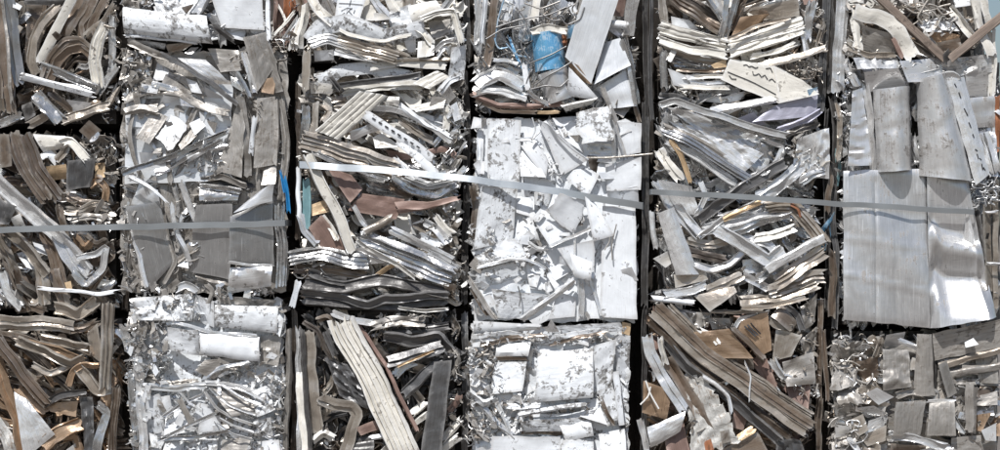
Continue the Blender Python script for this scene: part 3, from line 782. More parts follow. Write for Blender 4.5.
s('206,378 226,366 250,362', 5, 'alu', 'fold', 2)
q('209,387 256,394 263,410 233,416', 'alud', 2, ribs=4, crumple=.8)
for p in ('206,391 218,408 236,418 254,424', '212,388 230,404 258,414', '221,418 236,426 254,432', '220,424 234,434 252,438', '222,384 240,396 262,404', '236,386 250,392 262,398'):
    s(p, 3, 'alul', 'fold', 3)
s('142,386 176,389 206,385', 7, 'alul', 'stk2', 2)
s('206,382 236,386 260,393', 7, 'alul', 'stk2', 2)
s('144,378 170,384 200,382', 6, 'alud', 'stk2', 1, crumple=2)
q('146,396 160,392 164,432 146,436', 'whtw', 1, crumple=2)
q('160,397 170,395 172,412 161,420', 'wht', 1)
q('164,415 186,409 192,431 164,437', 'wht', 1, crumple=1)
q('194,402 212,406 215,420 192,422', 'wht', 1, crumple=1)
q('200,420 220,416 220,432 196,434', 'wht', 1, crumple=1)
s('160,440 190,425 218,412', 4, 'alu', 'fold', 3)
s('160,439 196,437 230,430', 4.5, 'alu', 'fold', 3)
s('180,398 186,412 192,424', 6, 'alud', 'flat', 2)
s('164,416 182,404 202,395', 3.5, 'alul', 'fold', 2)
s('180,392 188,402 200,410', 3, 'alul', 'fold', 2)
s('138,356 140,400 144,458', 9, 'alul', 'stk2', 2, crumple=2)
s('132,370 134,420 138,458', 7, 'alu', 'stk2', 2, crumple=2)
s('150,384 146,394 142,402', 6, 'wht', 'fold', 2)
q('222,440 252,437 244,458 220,458', 'alud', 2)
q('258,442 280,439 282,458 256,458', 'wht', 2)
q('190,442 218,438 216,458 186,458', 'whtw', 1, crumple=2)
q('164,444 184,442 180,458 160,458', 'wht', 1, crumple=1)
q('250,392 270,384 274,410 258,416', 'whtw', 2, crumple=3)
q('254,420 272,416 274,436 252,436', 'whtw', 2, crumple=3)
s('287,330 286,390 284,458', 6, 'alud', 'box', 1)
curls(262, 362, 280, 446, 3, ['alul', 'wht'], (.5, .9), (4, 9), 2)
flaps(128, 300, 168, 384, 26, ['whtw', 'alu', 'alud', 'pla'], (5, 12))
flaps(140, 384, 284, 458, 34, ['wht', 'whtw', 'alu', 'pla'], (5, 14), (-6, 3))
flaps(196, 352, 284, 386, 18, ['whtw', 'alul', 'alud', 'wht'], (5, 12), (-6, 3))
curls(130, 322, 166, 378, 5, ['alul', 'alud', 'alu'], (.4, .8), (3, 8), 1)
shreds(edge_zones(220) + [(126, 320, 166, 384, 420, -9, 4), (200, 352, 284, 384, 220, -8, 3), (130, 384, 150, 456, 150, -8, 4), (250, 384, 286, 450, 220, -8, 5), (134, 296, 200, 320, 160, -4, 4), (160, 384, 250, 450, 160, -9, 3)], ['alu', 'alud', 'alu'])

# ================================================================== column 3
bale('C1', 303, -76, 459, 62, 'bale of rippled cream and white sheets with a hand marked panel, top of third stack', 7)
filler(305, -74, 459, -8, 26, CREAM, 0, 35)
filler(305, -6, 459, 60, 12.5, CREAM, -10, 35, scale=1.12)
s('308,-8 318,10 334,24', 11, 'crm', 'fold', 2)
s('324,-8 330,6 336,18', 9, 'alud', 'stk2', 1)
s('304,-6 306,14 308,30', 7, 'brn', 'stk2', 0)
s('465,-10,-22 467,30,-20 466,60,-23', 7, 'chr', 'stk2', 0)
q('338,-6 367,-6 360,20 335,18', 'wht', 2, crumple=.3, rag=.4, label='white panel with black hand drawn marks',
  marks=('painted_mark', 'blk', .65, ('0.08,0.62 0.55,0.60 0.96,0.56', '0.5,0.74 0.48,0.5', '0.2,0.3 0.42,0.44 0.6,0.40', '0.6,0.44 0.44,0.26 0.4,0.1', '0.5,0.3 0.62,0.2 0.75,0.06', '0.22,0.14 0.36,0.24', '0.72,0.36 0.7,0.22')))
q('366,-6 378,-6 375,20 360,20', 'crm', 1, ribs=2, ribaxis='v')
s('370,-8 378,6 388,16', 8, 'alul', 'stk2', 2)
s('386,-8 392,6 398,12', 9, 'crm', 'fold', 1)
q('374,14 384,14 392,20 376,22', 'crm', 2)
s('310,42 322,26 344,22 366,30 384,39 404,34 424,28', 17, 'whtw', 'flat', 2, roll=14, label='long rippled off white sheet')
s('340,30 362,38 386,42 410,36', 4, 'crm', 'fold', 3)
q('386,12 410,3 424,24 392,28', 'whtw', 1, crumple=3)
q('408,6 436,1 445,14 413,25', 'crm', 2, bulge=4, crumple=1)
s('414,26 424,32 432,44', 7, 'crm', 'fold', 2)
s('440,12 448,2 454,-6', 7, 'alul', 'stk2', 1)
s('422,20 436,14 453,12 458,30 462,44', 7, 'crm', 'stk3', 3, sharp=True, label='cream stack of bent sheet edges')
q('428,22 451,18 450,34 433,41', 'alud', 1, crumple=.6)
s('434,52 444,42 454,40', 5, 'alul', 'c', 2)
s('438,58 446,46 450,54', 4, 'alul', 'c', 2)
s('311,44 328,38 346,44 372,57', 12, 'alul', 'stk4', 2)
q('314,51 334,50 334,60 314,61', 'wht', 2, crumple=.6, thick=4)
s('334,52 352,57 376,60', 7, 'alul', 'stk2', 2)
s('338,42 365,50 398,59', 14, 'taul', 'rib5', 2)
s('385,44 396,52 408,57', 6, 'taul', 'stk2', 2)
q('404,42 416,40 416,52 408,53', 'wht', 2)
q('418,41 434,39 434,55 418,58', 'crm', 2, crumple=2.5)
s('368,59 410,60 456,60', 4, 'taul', 'fold', 2)
q('452,48 466,44 464,80 449,78', 'whtw', 2, crumple=3, cs_scale=13, res=2)
shreds(edge_zones(90) + [(448, 20, 466, 62, 49, -8, 3)], ['alu', 'crm', 'taul', 'alu'])

bale('C2', 300, 65, 459, 306, 'tall bale with a cream slatted panel above brown sheets, middle of third stack', 8)
filler(303, 66, 459, 306, 12.5, CREAM + ['alu', 'alud'], -25, 35, scale=1.12)
s('370,67 400,62 446,66', 8, 'crm', 'flat', 2)
s('316,80 340,70 370,67 412,77', 13, 'whtw', 'flat', 1)
s('307,50 306,70 305,90', 10, 'taul', 'flat', 2, label='upright grey brown tab')
s('332,87 370,82 420,75', 6, 'dgr', 'c', 2)
s('332,79 336,84 341,90', 5, 'dgr', 'fold', 3)
q('308,82 336,84 332,93 310,93', 'crm', 1)
s('342,92 380,85 424,86', 10, 'crm', 'stk2', 1)
q('412,84 436,70 451,77 430,90', 'crm', 2, ribs=3)
s('440,92 450,80 460,76', 8, 'whtw', 'stk2', 2, crumple=2)
q('316,131 361,91 389,96 339,141', 'crm', 3, ribs=5, riba=1.6, crumple=.6, rag=.6, tilt=1.5, label='cream slatted panel lying diagonally')
q('388,96 400,97 400,107 384,105', 'crm', 2, bulge=3)
s('374,108 400,111 422,120 450,141', 6.5, 'alul', 'fold', 2)
s('366,115 392,132 415,146 432,160', 10, 'wht', 'flat', 3, crumple=.3, roll=8, label='white strip with a row of dark slots')
for i in range(8):
    t = i / 7; s(f'{373+t*44:.1f},{118.5+t*28:.1f},11.6 {376.2+t*44:.1f},{120.5+t*28:.1f},11.6', 1.7, 'blk', 'flat', 3, name='slot', rag=0, crumple=0, thick=.3, roll=0)
s('350,137 364,131 379,126', 9, 'alus', 'flat', 2, crumple=.5)
s('400,106 424,124 450,138', 7, 'wht', 'fold', 2)
s('408,112 426,118 444,124', 9, 'wht', 'stk2', 1)
q('410,107 446,97 443,108 416,113', 'crm', 2, ribs=3)
s('446,106 447,118 446,130', 7, 'crm', 'flat', 2)
s('398,140 418,156 436,174', 9, 'wht', 'flat', 3, crumple=.4)
s('400,120 420,134 432,140', 8, 'taul', 'stk2', 1)
s('302,140 330,148 365,158 398,170', 21, 'taul', 'stk5', 2, roll=15, label='bundle of long grey ribbed profiles')
s('304,148 340,163 388,178', 9, 'alu', 'stk2', 2)
s('306,106 306,122 304,142', 9, 'alu', 'stk2', 2)
s('316,102 315,120 314,136', 8, 'taul', 'stk2', 2)
s('322,104 330,110 322,122', 7, 'taul', 'fold', 1)
q('373,138 382,133 402,148 376,149', 'crm', 2)
q('384,149 402,152 418,157 392,162', 'brn', 1, crumple=1)
s('350,145 360,154 370,164', 5, 'alul', 'fold', 2)
s('396,158 406,168 414,178', 7, 'wht', 'fold', 2)
s('428,152 446,148 456,156', 6, 'brn', 'flat', 1)
for i in range(9):
    x_ = 440 + (i % 3) * 8; y_ = 108 + i * 9
    s(f'{x_-6},{y_+10} {x_+2},{y_} {x_+10},{y_-12}', 5, ('alu', 'alud', 'alul')[i % 3], 'stk2', 1, crumple=2)
s('309,154 320,180 335,206 343,224 347,238 353,252', 11, 'crm', 'c', 3, label='cream channel with a kink')
s('302,152 310,166 314,190', 7, 'taul', 'stk2', 2)
q('326,166 352,175 363,188 350,203', 'brn', 2, crumple=1.4, label='brown folded sheet')
q('348,209 362,193 406,199 397,218', 'brn', 2, crumple=1.8, tilt=2, label='brown folded sheet, largest of this bale')
s('398,208 430,206 458,198', 12, 'brn', 'fold', 2, taper=.4, label='brown tapering strip')
q('310,228 322,215 350,250 331,263', 'brn', 2, crumple=1.2, label='brown sheet, the lower one')
s('306,180 307,204 306,228', 9, 'tea', 'flat', 2, crumple=.4, label='flat teal strip')
s('299,168 298,192 300,218', 5, 'wht', 'rod', 2)
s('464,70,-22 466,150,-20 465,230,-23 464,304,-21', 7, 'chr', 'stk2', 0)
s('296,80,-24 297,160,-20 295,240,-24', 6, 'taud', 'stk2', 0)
s('300,214 306,232 318,244', 9, 'alul', 'stk2', 2)
q('312,204 326,199 329,212 313,216', 'amb', 2, thick=4, label='gold coloured box end')
s('322,216 332,228 338,240', 6, 'crm', 'fold', 2)
s('366,232 380,226 393,218', 8, 'taul', 'rod', 3)
s('354,206 362,220 372,234', 5, 'alul', 'fold', 2)
s('392,176 410,190 436,196 458,184', 8, 'alu', 'c', 2)
s('404,176 428,186 454,180', 9, 'alul', 'stk3', 2)
s('412,170 434,176 456,170', 7, 'alu', 'stk2', 1)
s('388,184 400,194 412,196', 8, 'tau', 'stk2', 1)
s('358,240 392,252 422,264 452,276', 24, 'alu', 'stk5', 2, roll=12, label='fan of silver profiles')
s('357,240 380,254 416,278', 5, 'crm', 'fold', 3)
s('392,230 420,244 452,260', 9, 'alul', 'stk2', 2)
s('430,252 446,260 458,268', 8, 'alul', 'stk3', 2)
q('348,250 366,246 392,262 366,264', 'alus', 2, crumple=.6)
s('290,258 320,253 345,259 370,262', 15, 'alu', 'stk4', 2)
s('292,268 330,270 368,275', 10, 'tau', 'stk3', 1)
s('424,222 436,228 446,240', 8, 'alul', 'fold', 2)
s('436,216 446,230 454,234', 7, 'crm', 'fold', 2)
s('422,236 436,244 450,238', 8, 'whtw', 'fold', 2)
s('378,275 388,268 400,263', 5, 'amb', 'flat', 2)
s('398,276 420,268 440,272', 8, 'alul', 'stk2', 1)
s('304,284 345,288 378,280 402,284 448,294', 13, 'chr', 'c', 2, label='wavy charcoal sheet')
s('302,292 340,296 368,305 384,299 448,295', 9, 'dgr', 'c', 2)
s('304,300 350,304 400,306 447,302', 10, 'chr', 'box', 1)
s('400,308 424,311 447,309', 3.5, 'crm', 'fold', 2)
s('310,272 330,280 346,282', 9, 'dgr', 'fold', 2)
s('299,282 296,294 293,306', 7, 'alul', 'flat', 3, label='pale metal tag')
q('444,284 456,284 456,292 446,292', 'tau', 2)
flaps(440, 90, 458, 300, 26, ['alu', 'alud', 'alul', 'taul', 'crm'], (8, 18), (-8, 3))
shreds(edge_zones(114) + [(440, 90, 466, 190, 165, -8, 4), (418, 216, 462, 250, 110, -7, 4), (294, 250, 330, 276, 44, -6, 3), (440, 250, 466, 290, 49, -8, 2)], ['alu', 'alu', 'crm', 'taul', 'alud'])

bale('C3', 298, 310, 459, GZ, 'dark bale with one long cream beam leaning across it, bottom of third stack', 9)
filler(301, 310, 459, 460, 12.5, DARK + ['taul', 'alud'], 60, 40, scale=1.12)
filler(301, 466, 459, 512, 26, DARK + ['taul'], 20, 40)
s('332,312 354,320 384,323', 7, 'alul', 'fold', 2)
s('372,326 396,320 424,322', 10, 'alud', 'stk2', 2, crumple=3.5)
s('384,336 412,342 438,335 450,350', 12, 'dgr', 'c', 2)
s('388,330 414,330 448,326', 8, 'chr', 'stk2', 1)
s('388,362 416,354 442,346', 13, 'dgr', 'stk2', 2)
s('398,366 416,358 434,350', 2.5, 'amb', 'fold', 3)
s('394,376 404,366 414,362', 9, 'alul', 'flat', 1)
s('404,394 424,374 440,360', 11, 'dgr', 'c', 2)
s('304,322 318,330 326,350 336,364', 5, 'taud', 'stk2', 2)
s('298,328 299,380 300,458', 6, 'alul', 'stk2', 1)
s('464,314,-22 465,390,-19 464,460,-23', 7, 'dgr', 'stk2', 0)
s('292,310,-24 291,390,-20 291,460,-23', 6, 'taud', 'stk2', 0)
s('308,332 312,380 318,432', 13, 'taul', 'flat', 2, crumple=.8, label='upright taupe strip')
s('304,330 307,390 312,450', 4.5, 'chr', 'box', 3)
s('300,372 302,410 306,458', 8, 'crm', 'stk2', 2)
s('318,320 328,316 334,324', 6, 'tau', 'fold', 2)
s('326,332 330,342 336,356', 7, 'dgr', 'fold', 2)
s('342,320 376,384 410,460', 27, 'crm', 'stk6', 3, roll=6, crumple=1.1, rag=3, label='long cream beam with lengthwise grooves')
s('358,324 386,364 418,430', 4, 'brn', 'box', 2)
q('326,358 348,364 374,412 340,397', 'dgr', 2, crumple=3.5, cs_scale=13, res=2)
s('320,398 334,404 352,406 358,414 352,430 344,458', 12, 'taul', 'stk2', 2, sharp=True, label='taupe strip folded over on itself')
s('314,440 324,432 334,438', 8, 'crm', 'fold', 2, crumple=3)
q('434,361 452,359 441,458 420,458', 'dgr', 3, crumple=1, label='dark grey strip leaning to the right')
s('411,414 418,408 426,402', 8, 'crm', 'box', 1)
s('412,426 420,420 428,415', 7, 'crm', 'box', 1)
s('442,440 450,430 460,420', 8, 'crm', 'box', 1)
s('438,456 448,446 460,438', 8, 'crm', 'box', 1)
s('448,412 456,404 460,396', 7, 'brn', 'flat', 1)
q('346,458 356,437 374,434 374,458', 'chr', 2, ribs=4, ribaxis='v', crumple=.8)
q('356,428 376,420 380,430 362,436', 'brn', 2)
s('372,437 382,435 390,433', 5, 'wht', 'box', 2)
s('380,456 388,448 394,444', 8, 'crm', 'flat', 2)
s('366,400 380,412 384,424', 8, 'taud', 'stk2', 1)
s('408,384 418,396 422,402', 9, 'taul', 'fold', 1)
s('330,440 340,450 342,460', 6, 'tau', 'fold', 1)
shreds(edge_zones(102) + [(372, 314, 432, 336, 88, -6, 3), (446, 366, 464, 430, 88, -8, 3), (314, 424, 336, 446, 49, -5, 5), (320, 395, 332, 405, 27, -2, 5)], ['alu', 'alud', 'tau', 'taul', 'dgr'])
# ================================================================== column 4
bale('D1', 475, -76, 637, 112, 'bale holding a crushed blue can and wires, top of fourth stack', 10)
filler(475, -74, 633, -8, 26, MIXM + ['wht'], 70, 35)
filler(475, -6, 633, 110, 12.5, MIXM + ['alud', 'wht'], 75, 40, scale=1.12)
s('478,-8 480,20 478,50', 9, 'alul', 'stk2', 1)
s('496,-8 492,30 486,68', 9, 'tau', 'stk2', 2)
s('486,-6 484,20 482,44', 6, 'wht', 'stk2', 2)
q('498,-6 515,-8 511,20 500,27', 'alul', 2, crumple=1)
q('519,6 532,0 530,40 518,42', 'alul', 1, crumple=1)
s('538,-8 536,8 534,20', 9, 'crm', 'stk2', 1)
s('531,33 547,28 565,32', 8, 'crm', 'c', 3)
for p_, r_, m_, n_, l_ in (('546,32,-5 551,70,-5', 15.6, 'blu', 'blue_can', 'blue painted end of the crushed can'), ('551.2,70,-5 561,100,-7', 16.0, 'alus', 'can_body', 'bare silver end of the crushed can')):
    CUR.n += 1; me_, c_ = tube_mesh(n_, pp(p_), r_, m_, 28, 14); g_ = np.random.default_rng(5)
    co = np.array([v.co[:] for v in me_.vertices]); co += (foldn(co[:, 0] / S, co[:, 2] / S, g_, 13, 4) * 2.6 * S)[:, None] * np.array([[.4, -1, 0]])
    me_.vertices.foreach_set('co', co.ravel()); link(n_, me_, c_, CUR.root, l_)
s('476,86 498,73 524,86', 15, 'alul', 'c', 2)
s('474,92 500,90 526,98', 12, 'alul', 'stk2', 2)
s('480,74 500,66 520,74', 9, 'alu', 'stk2', 1)
s('472,94 498,106 530,107 562,104', 6, 'brn', 'fold', 2)
s('476,100 500,111 536,112', 5, 'tau', 'fold', 2)
s('537,113 548,113 558,112', 3.5, 'amb', 'flat', 3)
s('524,64 526,78 528,90', 5.5, 'wht', 'box', 3)
s('494,60 506,60 518,64', 5, 'alul', 'fold', 2)
s('509,36 513,48 519,62', 3, 'blu', 'fold', 2, label='blue bent strip')
s('520,64 524,72 530,70', 2.6, 'blu', 'fold', 2, label='blue bent strip')
q('568,26 576,24 574,38 568,38', 'blu', 1)
s('562,34 566,40 564,46', 5, 'rst', 'fold', 1)
q('586,-12 622,-12 591,84 565,57', 'pla', 3, crumple=.5, rag=.4, tilt=2, label='wide white panel lying diagonally')
q('565,58 578,66 592,84 576,80', 'brz', 2, crumple=.5)  # inside of the fold, its brown shadow put into the sheet colour
q('569,68 576,74 601,101 566,96', 'wht', 2, crumple=.5, bulge=3)
q('560,105 598,97 592,104 566,111', 'crm', 2, bulge=4, crumple=.5)
q('604,43 620,38 630,66 594,85', 'pla', 2, crumple=.7, label='pale bent plate')
q('596,87 627,68 637,106 610,109', 'pla', 1, crumple=1, bulge=3, axis='v')
s('622,40 630,64 637,104', 8, 'alu', 'fold', 2)
q('628,-10 641,-10 634,36 624,35', 'alu', 2, crumple=.8)
q('612,-8 628,-8 624,15 614,15', 'brn', 0)
s('612,25 620,25 627,27', 8, 'wht', 'rod', 2)
s('602,88 608,104 616,122', 5, 'alud', 'fold', 3)
s('630,80 634,100 640,122', 5, 'tau', 'stk2', 1)
s('544,88 552,98 564,102', 6, 'alul', 'fold', 2)
s('526,92 536,100 548,106', 7, 'alu', 'fold', 2)
s('570,4 574,14 580,20', 6, 'wht', 'box', 1)
for p, m_ in (('504,0 498,20 495,44 500,50', 'blu'), ('494,38 498,50 508,48', 'blu'), ('529,64,8 540,60,12 552,55,12 566,47,8', 'dgr'), ('534,86,8 548,76,12 560,70,11 572,62,8', 'dgr'), ('530,90,8 546,86,11 560,88,10 572,76,8', 'dgr'), ('496,28 520,20 548,16 566,8', 'dgr'), ('516,8 528,24 520,46 530,60', 'dgr'), ('524,4 540,10 560,2', 'alud'), ('560,18 566,26 580,20 584,8', 'dgr'), ('486,40 502,30 524,26', 'dgr'), ('470,40 480,56 490,70', 'dgr'), ('520,54 532,66 526,84', 'dgr'), ('506,44 516,56 530,58', 'blu'), ('540,14 552,22 562,20', 'dgr'), ('550,2 560,12 572,6', 'dgr')):
    wire(p, .8, m_, 3)
curls(496, 4, 532, 60, 10, ['alud', 'alu', 'dgr'], (.4, .7), (4, 9), 2)
curls(540, 2, 584, 26, 10, ['alud', 'alu', 'tau'], (.4, .8), (3, 7), 2)
shreds(edge_zones(150) + [(474, 20, 530, 66, 140, -10, 2), (530, 84, 570, 110, 80, -6, 4)], ['alu', 'alud', 'alu'])

bale('D2', 474, 114, 637, 320, 'brilliant white bale of torn painted sheet under the bright strap, middle of fourth stack', 12)
filler(475, 116, 631, 320, 12.5, WHITE + ['wht', 'wht'], 30, 50, scale=1.12)
q('477,118,-6 636,118,-6 637,318,-6 474,318,-6', 'wht', 0, crumple=2.6, cs_scale=28, rag=1.6)
q('487,118 521,120 519,183 487,181', 'whtw', 2, crumple=.9, label='tall scuffed white panel')
s('480,130 480,156 478,182', 7, 'wht', 'stk2', 1)
q('474,118 486,118 486,126 478,128', 'alul', 1)
q('482,186 518,188 512,242 472,250', 'whtw', 2, crumple=1.5, label='white panel peppered with dark dirt')
s('472,186 476,210 472,240', 8, 'tau', 'stk2', 1)
q('520,146 535,142 548,160 546,179', 'wht', 2, crumple=.5, bulge=1.5)
q('519,150 530,150 546,178 520,177', 'wht', 2, crumple=.5)
s('519,140 532,139 543,147', 4, 'wht', 'c', 2)
q('524,124 538,120 540,142 524,142', 'alus', 0, crumple=1)
q('538,119 548,125 588,161 562,176', 'wht', 2, crumple=.5, label='grey white triangular panel')
q('552,118 578,116 584,154 564,140', 'wht', 1, crumple=.6)
q('577,112 608,106 611,143 584,145', 'whtw', 3, crumple=1, rag=2.2, label='scuffed white tab with a torn lower edge')
q('584,143 611,144 614,164 593,161', 'alul', 1, crumple=.6)
q('616,122 641,124 640,153 619,157', 'wht', 2, crumple=.5)
s('614,122 619,138 625,156', 4, 'alul', 'fold', 3)
s('611,112 613,136 614,166', 4.5, 'alul', 'box', 2)
q('605,165 641,157 640,190 606,191', 'wht', 2, crumple=.5)
wire('586,158 608,158 632,156 652,154', 1.1, 'taul', 3, 'rod')
q('566,179 579,162 599,174 588,198', 'wht', 2, crumple=.5)
q('588,155 603,156 602,184 592,180', 'taud', 1, crumple=2)  # dark sheet standing in for the shade of a hole
q('606,192 636,186 638,204 610,204', 'wht', 1, crumple=.5)
q('546,212 562,194 590,198 576,236', 'wht', 3, crumple=.9, rag=2)
q('532,218 545,204 568,232 552,250', 'wht', 2, crumple=.7)
q('584,196 596,204 614,236 592,242', 'wht', 3, crumple=.7, bulge=2)
q('516,194 534,192 532,216 516,212', 'wht', 1, crumple=.8)
q('534,192 552,190 548,206 534,210', 'whtw', 1, crumple=1)
q('514,222 532,216 540,240 512,254', 'wht', 1, crumple=1, bulge=2)
q('603,206 636,207 637,319 600,317', 'wht', 2, crumple=.4, rag=.5, tilt=1.5, label='large smooth white panel at the right side')
q('594,238 612,212 612,318 578,319', 'wht', 1, crumple=.7, tilt=2)
q('556,248 594,239 595,282 573,272', 'wht', 2, crumple=.7)
q('570,253 592,262 590,281 574,277', 'wht', 3, crumple=.5, bulge=3)
q('544,252 560,248 572,272 548,286', 'wht', 1, crumple=.8)
s('550,246 574,236 596,226', 3.5, 'alul', 'fold', 3)
s('522,319 548,300 574,280', 6.5, 'alul', 'fold', 3, label='pale strut laid diagonally')
s('580,282 582,300 581,317', 6, 'alul', 'c', 2)
s('590,278 596,296 601,315', 3.5, 'alul', 'fold', 2)
s('574,232 574,256 574,276', 2.5, 'alul', 'fold', 3)
q('570,206 580,210 584,226 572,226', 'taud', 1, crumple=2)
q('524,244 540,240 546,256 528,258', 'dgr', 1, crumple=3)
s('528,242 538,250 546,248', 5, 'alul', 'fold', 2)
q('470,250 514,238 530,256 480,268', 'whtw', 2, crumple=1.2)
q('477,270 524,259 540,278 474,288', 'whtw', 1, crumple=1.0)
q('524,258 548,266 556,292 530,288', 'wht', 1, crumple=.9)
q('492,289 557,296 522,319 498,318', 'whtw', 2, crumple=1.0, label='white flap with brown stains')
q('557,292 576,298 575,317 548,319', 'wht', 2, crumple=.5)
s('478,267 508,259 526,259 546,269', 3.5, 'alul', 'fold', 3)
s('468,278 480,296 495,318', 5.5, 'alud', 'stk2', 2)
s('472,290 480,304 488,316', 4, 'tau', 'fold', 2)
wire('518,286 521,296 519,306', .8, 'dgr', 3); wire('532,118 536,130 530,142 540,132', .8, 'alul', 3); wire('548,122 556,134 570,148 588,160', 1, 'alul', 3)
wire('604,250 610,240 606,226', .7, 'alud', 3); wire('612,260 611,244 616,224', .7, 'alud', 3)
flaps(476, 118, 634, 316, 60, ['wht', 'wht', 'whtw', 'pla', 'alud'], (6, 18), (-5, 4))
flaps(516, 200, 600, 292, 26, ['wht', 'whtw', 'wht'], (6, 14), (0, 7))
shreds(edge_zones(120) + [(524, 216, 550, 262, 90, -6, 4), (540, 160, 566, 180, 60, -6, 3), (468, 226, 496, 254, 120, -4, 5)], ['whtw', 'alu', 'alud', 'wht'])

bale('D3', 470, 322, 629, GZ, 'battered white bale with a square raised block in its face, bottom of fourth stack', 13)
filler(474, 324, 625, 460, 12.5, WHITE + ['wht'], 0, 45, scale=1.12)
filler(474, 466, 625, 512, 26, WHITE, 0, 45)
q('472,326,-6 628,326,-6 628,458,-6 472,458,-6', 'whtw', 0, crumple=2.8, cs_scale=24, rag=1.6)
q('474,321 541,325 540,330 475,335', 'wht', 2, crumple=.6, bulge=2)
q('541,327 620,322 624,331 560,336', 'whtw', 2, crumple=1)
q('545,331 551,319 559,332', 'alus', 3, crumple=.3)
s('474,338 508,334 540,340 600,332', 9, 'whtw', 'stk2', 2, crumple=2.5)
s('482,346 510,338 544,336', 6, 'tau', 'stk2', 2, crumple=2)
s('550,344 580,336 604,332', 4, 'tau', 'stk2', 2, crumple=2)
q('602,324 620,322 622,344 604,342', 'wht', 1, crumple=1)
q('622,322 631,324 630,336 622,334', 'amb', 1)
q('497,345 531,342 528,356 495,356', 'wht', 2, crumple=.7, bulge=3)
s('494,359 508,358 527,359', 5, 'tau', 'fold', 2)
q('494,362 527,361 522,390 490,394', 'whtw', 2, crumple=1.2)
q('468,346 494,352 490,392 470,392', 'whtw', 1, crumple=3)
s('532,346 526,370 522,396', 7, 'alul', 'fold', 1)
q('538,353 593,348 593,397 534,401', 'whtw', 3, crumple=.9, bulge=4, label='square raised white block')
q('540,344 592,340 594,349 540,353', 'wht', 1, crumple=.8)
q('593,346 616,338 612,390 593,395', 'whtw', 2, crumple=1.5)
q('614,334 630,336 628,402 617,394', 'whtw', 1, crumple=1.3)
q('490,396 512,392 528,414 496,416', 'wht', 1, crumple=1.5)
q('512,388 520,390 524,404 514,402', 'alus', 2)
s('508,406 545,404 588,400', 7, 'wht', 'stk2', 2)
s('518,414 552,408 586,404', 5, 'whtw', 'fold', 3)
s('516,418 552,417 592,413', 7, 'wht', 'stk2', 2)
q('584,401 598,398 607,425 580,417', 'wht', 2, crumple=.9)
q('520,421 585,416 596,431 526,432', 'whtw', 2, crumple=1.4)
q('558,421 590,418 594,436 566,441', 'wht', 2, crumple=.9, bulge=3)
q('598,391 612,384 623,420 606,427', 'whtw', 2, crumple=.8)
q('612,372 619,371 624,424 618,425', 'wht', 2, crumple=.5)
s('600,396 606,412 614,424', 4, 'tau', 'fold', 2)
s('520,432 550,432 586,440', 6, 'tau', 'stk2', 1, crumple=2)
q('474,440 492,437 490,458 476,458', 'alus', 1)
q('492,436 560,437 560,458 490,458', 'wht', 2, crumple=.8)
q('563,440 594,438 594,458 560,458', 'whtw', 2, crumple=1)
q('598,434 624,428 626,458 600,458', 'wht', 2, crumple=.6)
s('468,412 478,430 488,440', 6, 'alud', 'stk2', 2)
s('480,404 498,424 514,436', 6, 'alul', 'fold', 2)
s('496,402 506,420 510,434', 5, 'alul', 'fold', 2)
s('470,392 484,404 496,398', 7, 'whtw', 'fold', 2, crumple=2)
s('618,410 622,428 628,424', 6, 'chr', 'stk2', 1)
curls(470, 384, 516, 438, 4, ['alul', 'wht', 'alud'], (.4, .8), (3, 8), 2)
flaps(472, 334, 626, 458, 66, ['wht', 'whtw', 'whtw', 'pla', 'alud'], (6, 16), (-5, 4))
flaps(470, 346, 500, 440, 26, ['whtw', 'alu', 'wht', 'alud'], (5, 12), (-6, 6))
shreds(edge_zones(160) + [(467, 345, 495, 440, 330, -6, 5), (495, 396, 530, 438, 160, -6, 5), (476, 334, 620, 344, 160, -4, 4), (520, 396, 600, 416, 110, -3, 4)], ['whtw', 'alu', 'alud', 'tau'])

# ================================================================== column 5
bale('E1', 659, -76, 822, 96, 'bale of cream profiles above a scribbled cream panel, top of fifth stack', 14)
filler(663, -74, 821, -8, 26, CREAM + ['tau'], -20, 40)
filler(663, -6, 821, 96, 12.5, CREAM + ['tau', 'taud'], -10, 40, scale=1.12)
s('662,-8 663,8 665,24', 9, 'taul', 'stk2', 1)
s('668,-6 694,12 720,30', 14, 'tau', 'rib3', 2)
s('676,-10 702,6 722,22', 8, 'taud', 'stk2', 1)
s('702,-8 712,6 722,20', 6, 'alu', 'fold', 2)
s('714,-8 720,8 724,22', 6, 'alul', 'fold', 2)
s('726,-8 724,14 720,36', 6, 'alu', 'c', 3)
s('738,-8 732,14 724,38', 8, 'alu', 'stk2', 2)
s('748,-8 738,8 730,30', 9, 'tau', 'stk2', 1)
q('672,16 690,20 699,29 673,28', 'wht', 1, crumple=.6)
s('660,22 690,33 720,40', 5, 'crm', 'fold', 2)
s('659,28 690,36 727,45', 13, 'crm', 'rib3', 2)
s('659,40 690,51 726,56', 9, 'crm', 'c', 2)
s('664,48 700,60 724,62', 7, 'taul', 'stk2', 1)
s('728,46 760,36 802,23', 13, 'crm', 'rib3', 2)
s('729,54 765,43 802,30', 10, 'crm', 'c', 2)
s('727,40 750,29 788,19', 4, 'taul', 'fold', 3)
q('731,37 740,18 770,13 757,27', 'brz', 2, crumple=1.5, bulge=3, label='bronze folded cone of sheet')
q('744,9 798,-2 800,16 764,20', 'taul', 1, crumple=.9)
s('742,8 762,0 786,-8', 4, 'taul', 'fold', 2)
s('740,14 756,4 772,-6', 6, 'alud', 'stk2', 1)
q('780,20 801,17 798,28 790,27', 'wht', 2, crumple=.5)
s('812,2 808,20 806,42', 9, 'alu', 'c', 2)
s('802,28 804,40 806,52', 7, 'alul', 'fold', 2)
s('818,10 824,24 818,44', 7, 'taul', 'stk2', 1, crumple=2)
q('802,-6 816,-6 814,4 804,4', 'brn', 1)
s('750,57 770,53 794,44', 6, 'crm', 'fold', 2)
s('770,54 786,48 800,40', 8, 'crm', 'flat', 1)
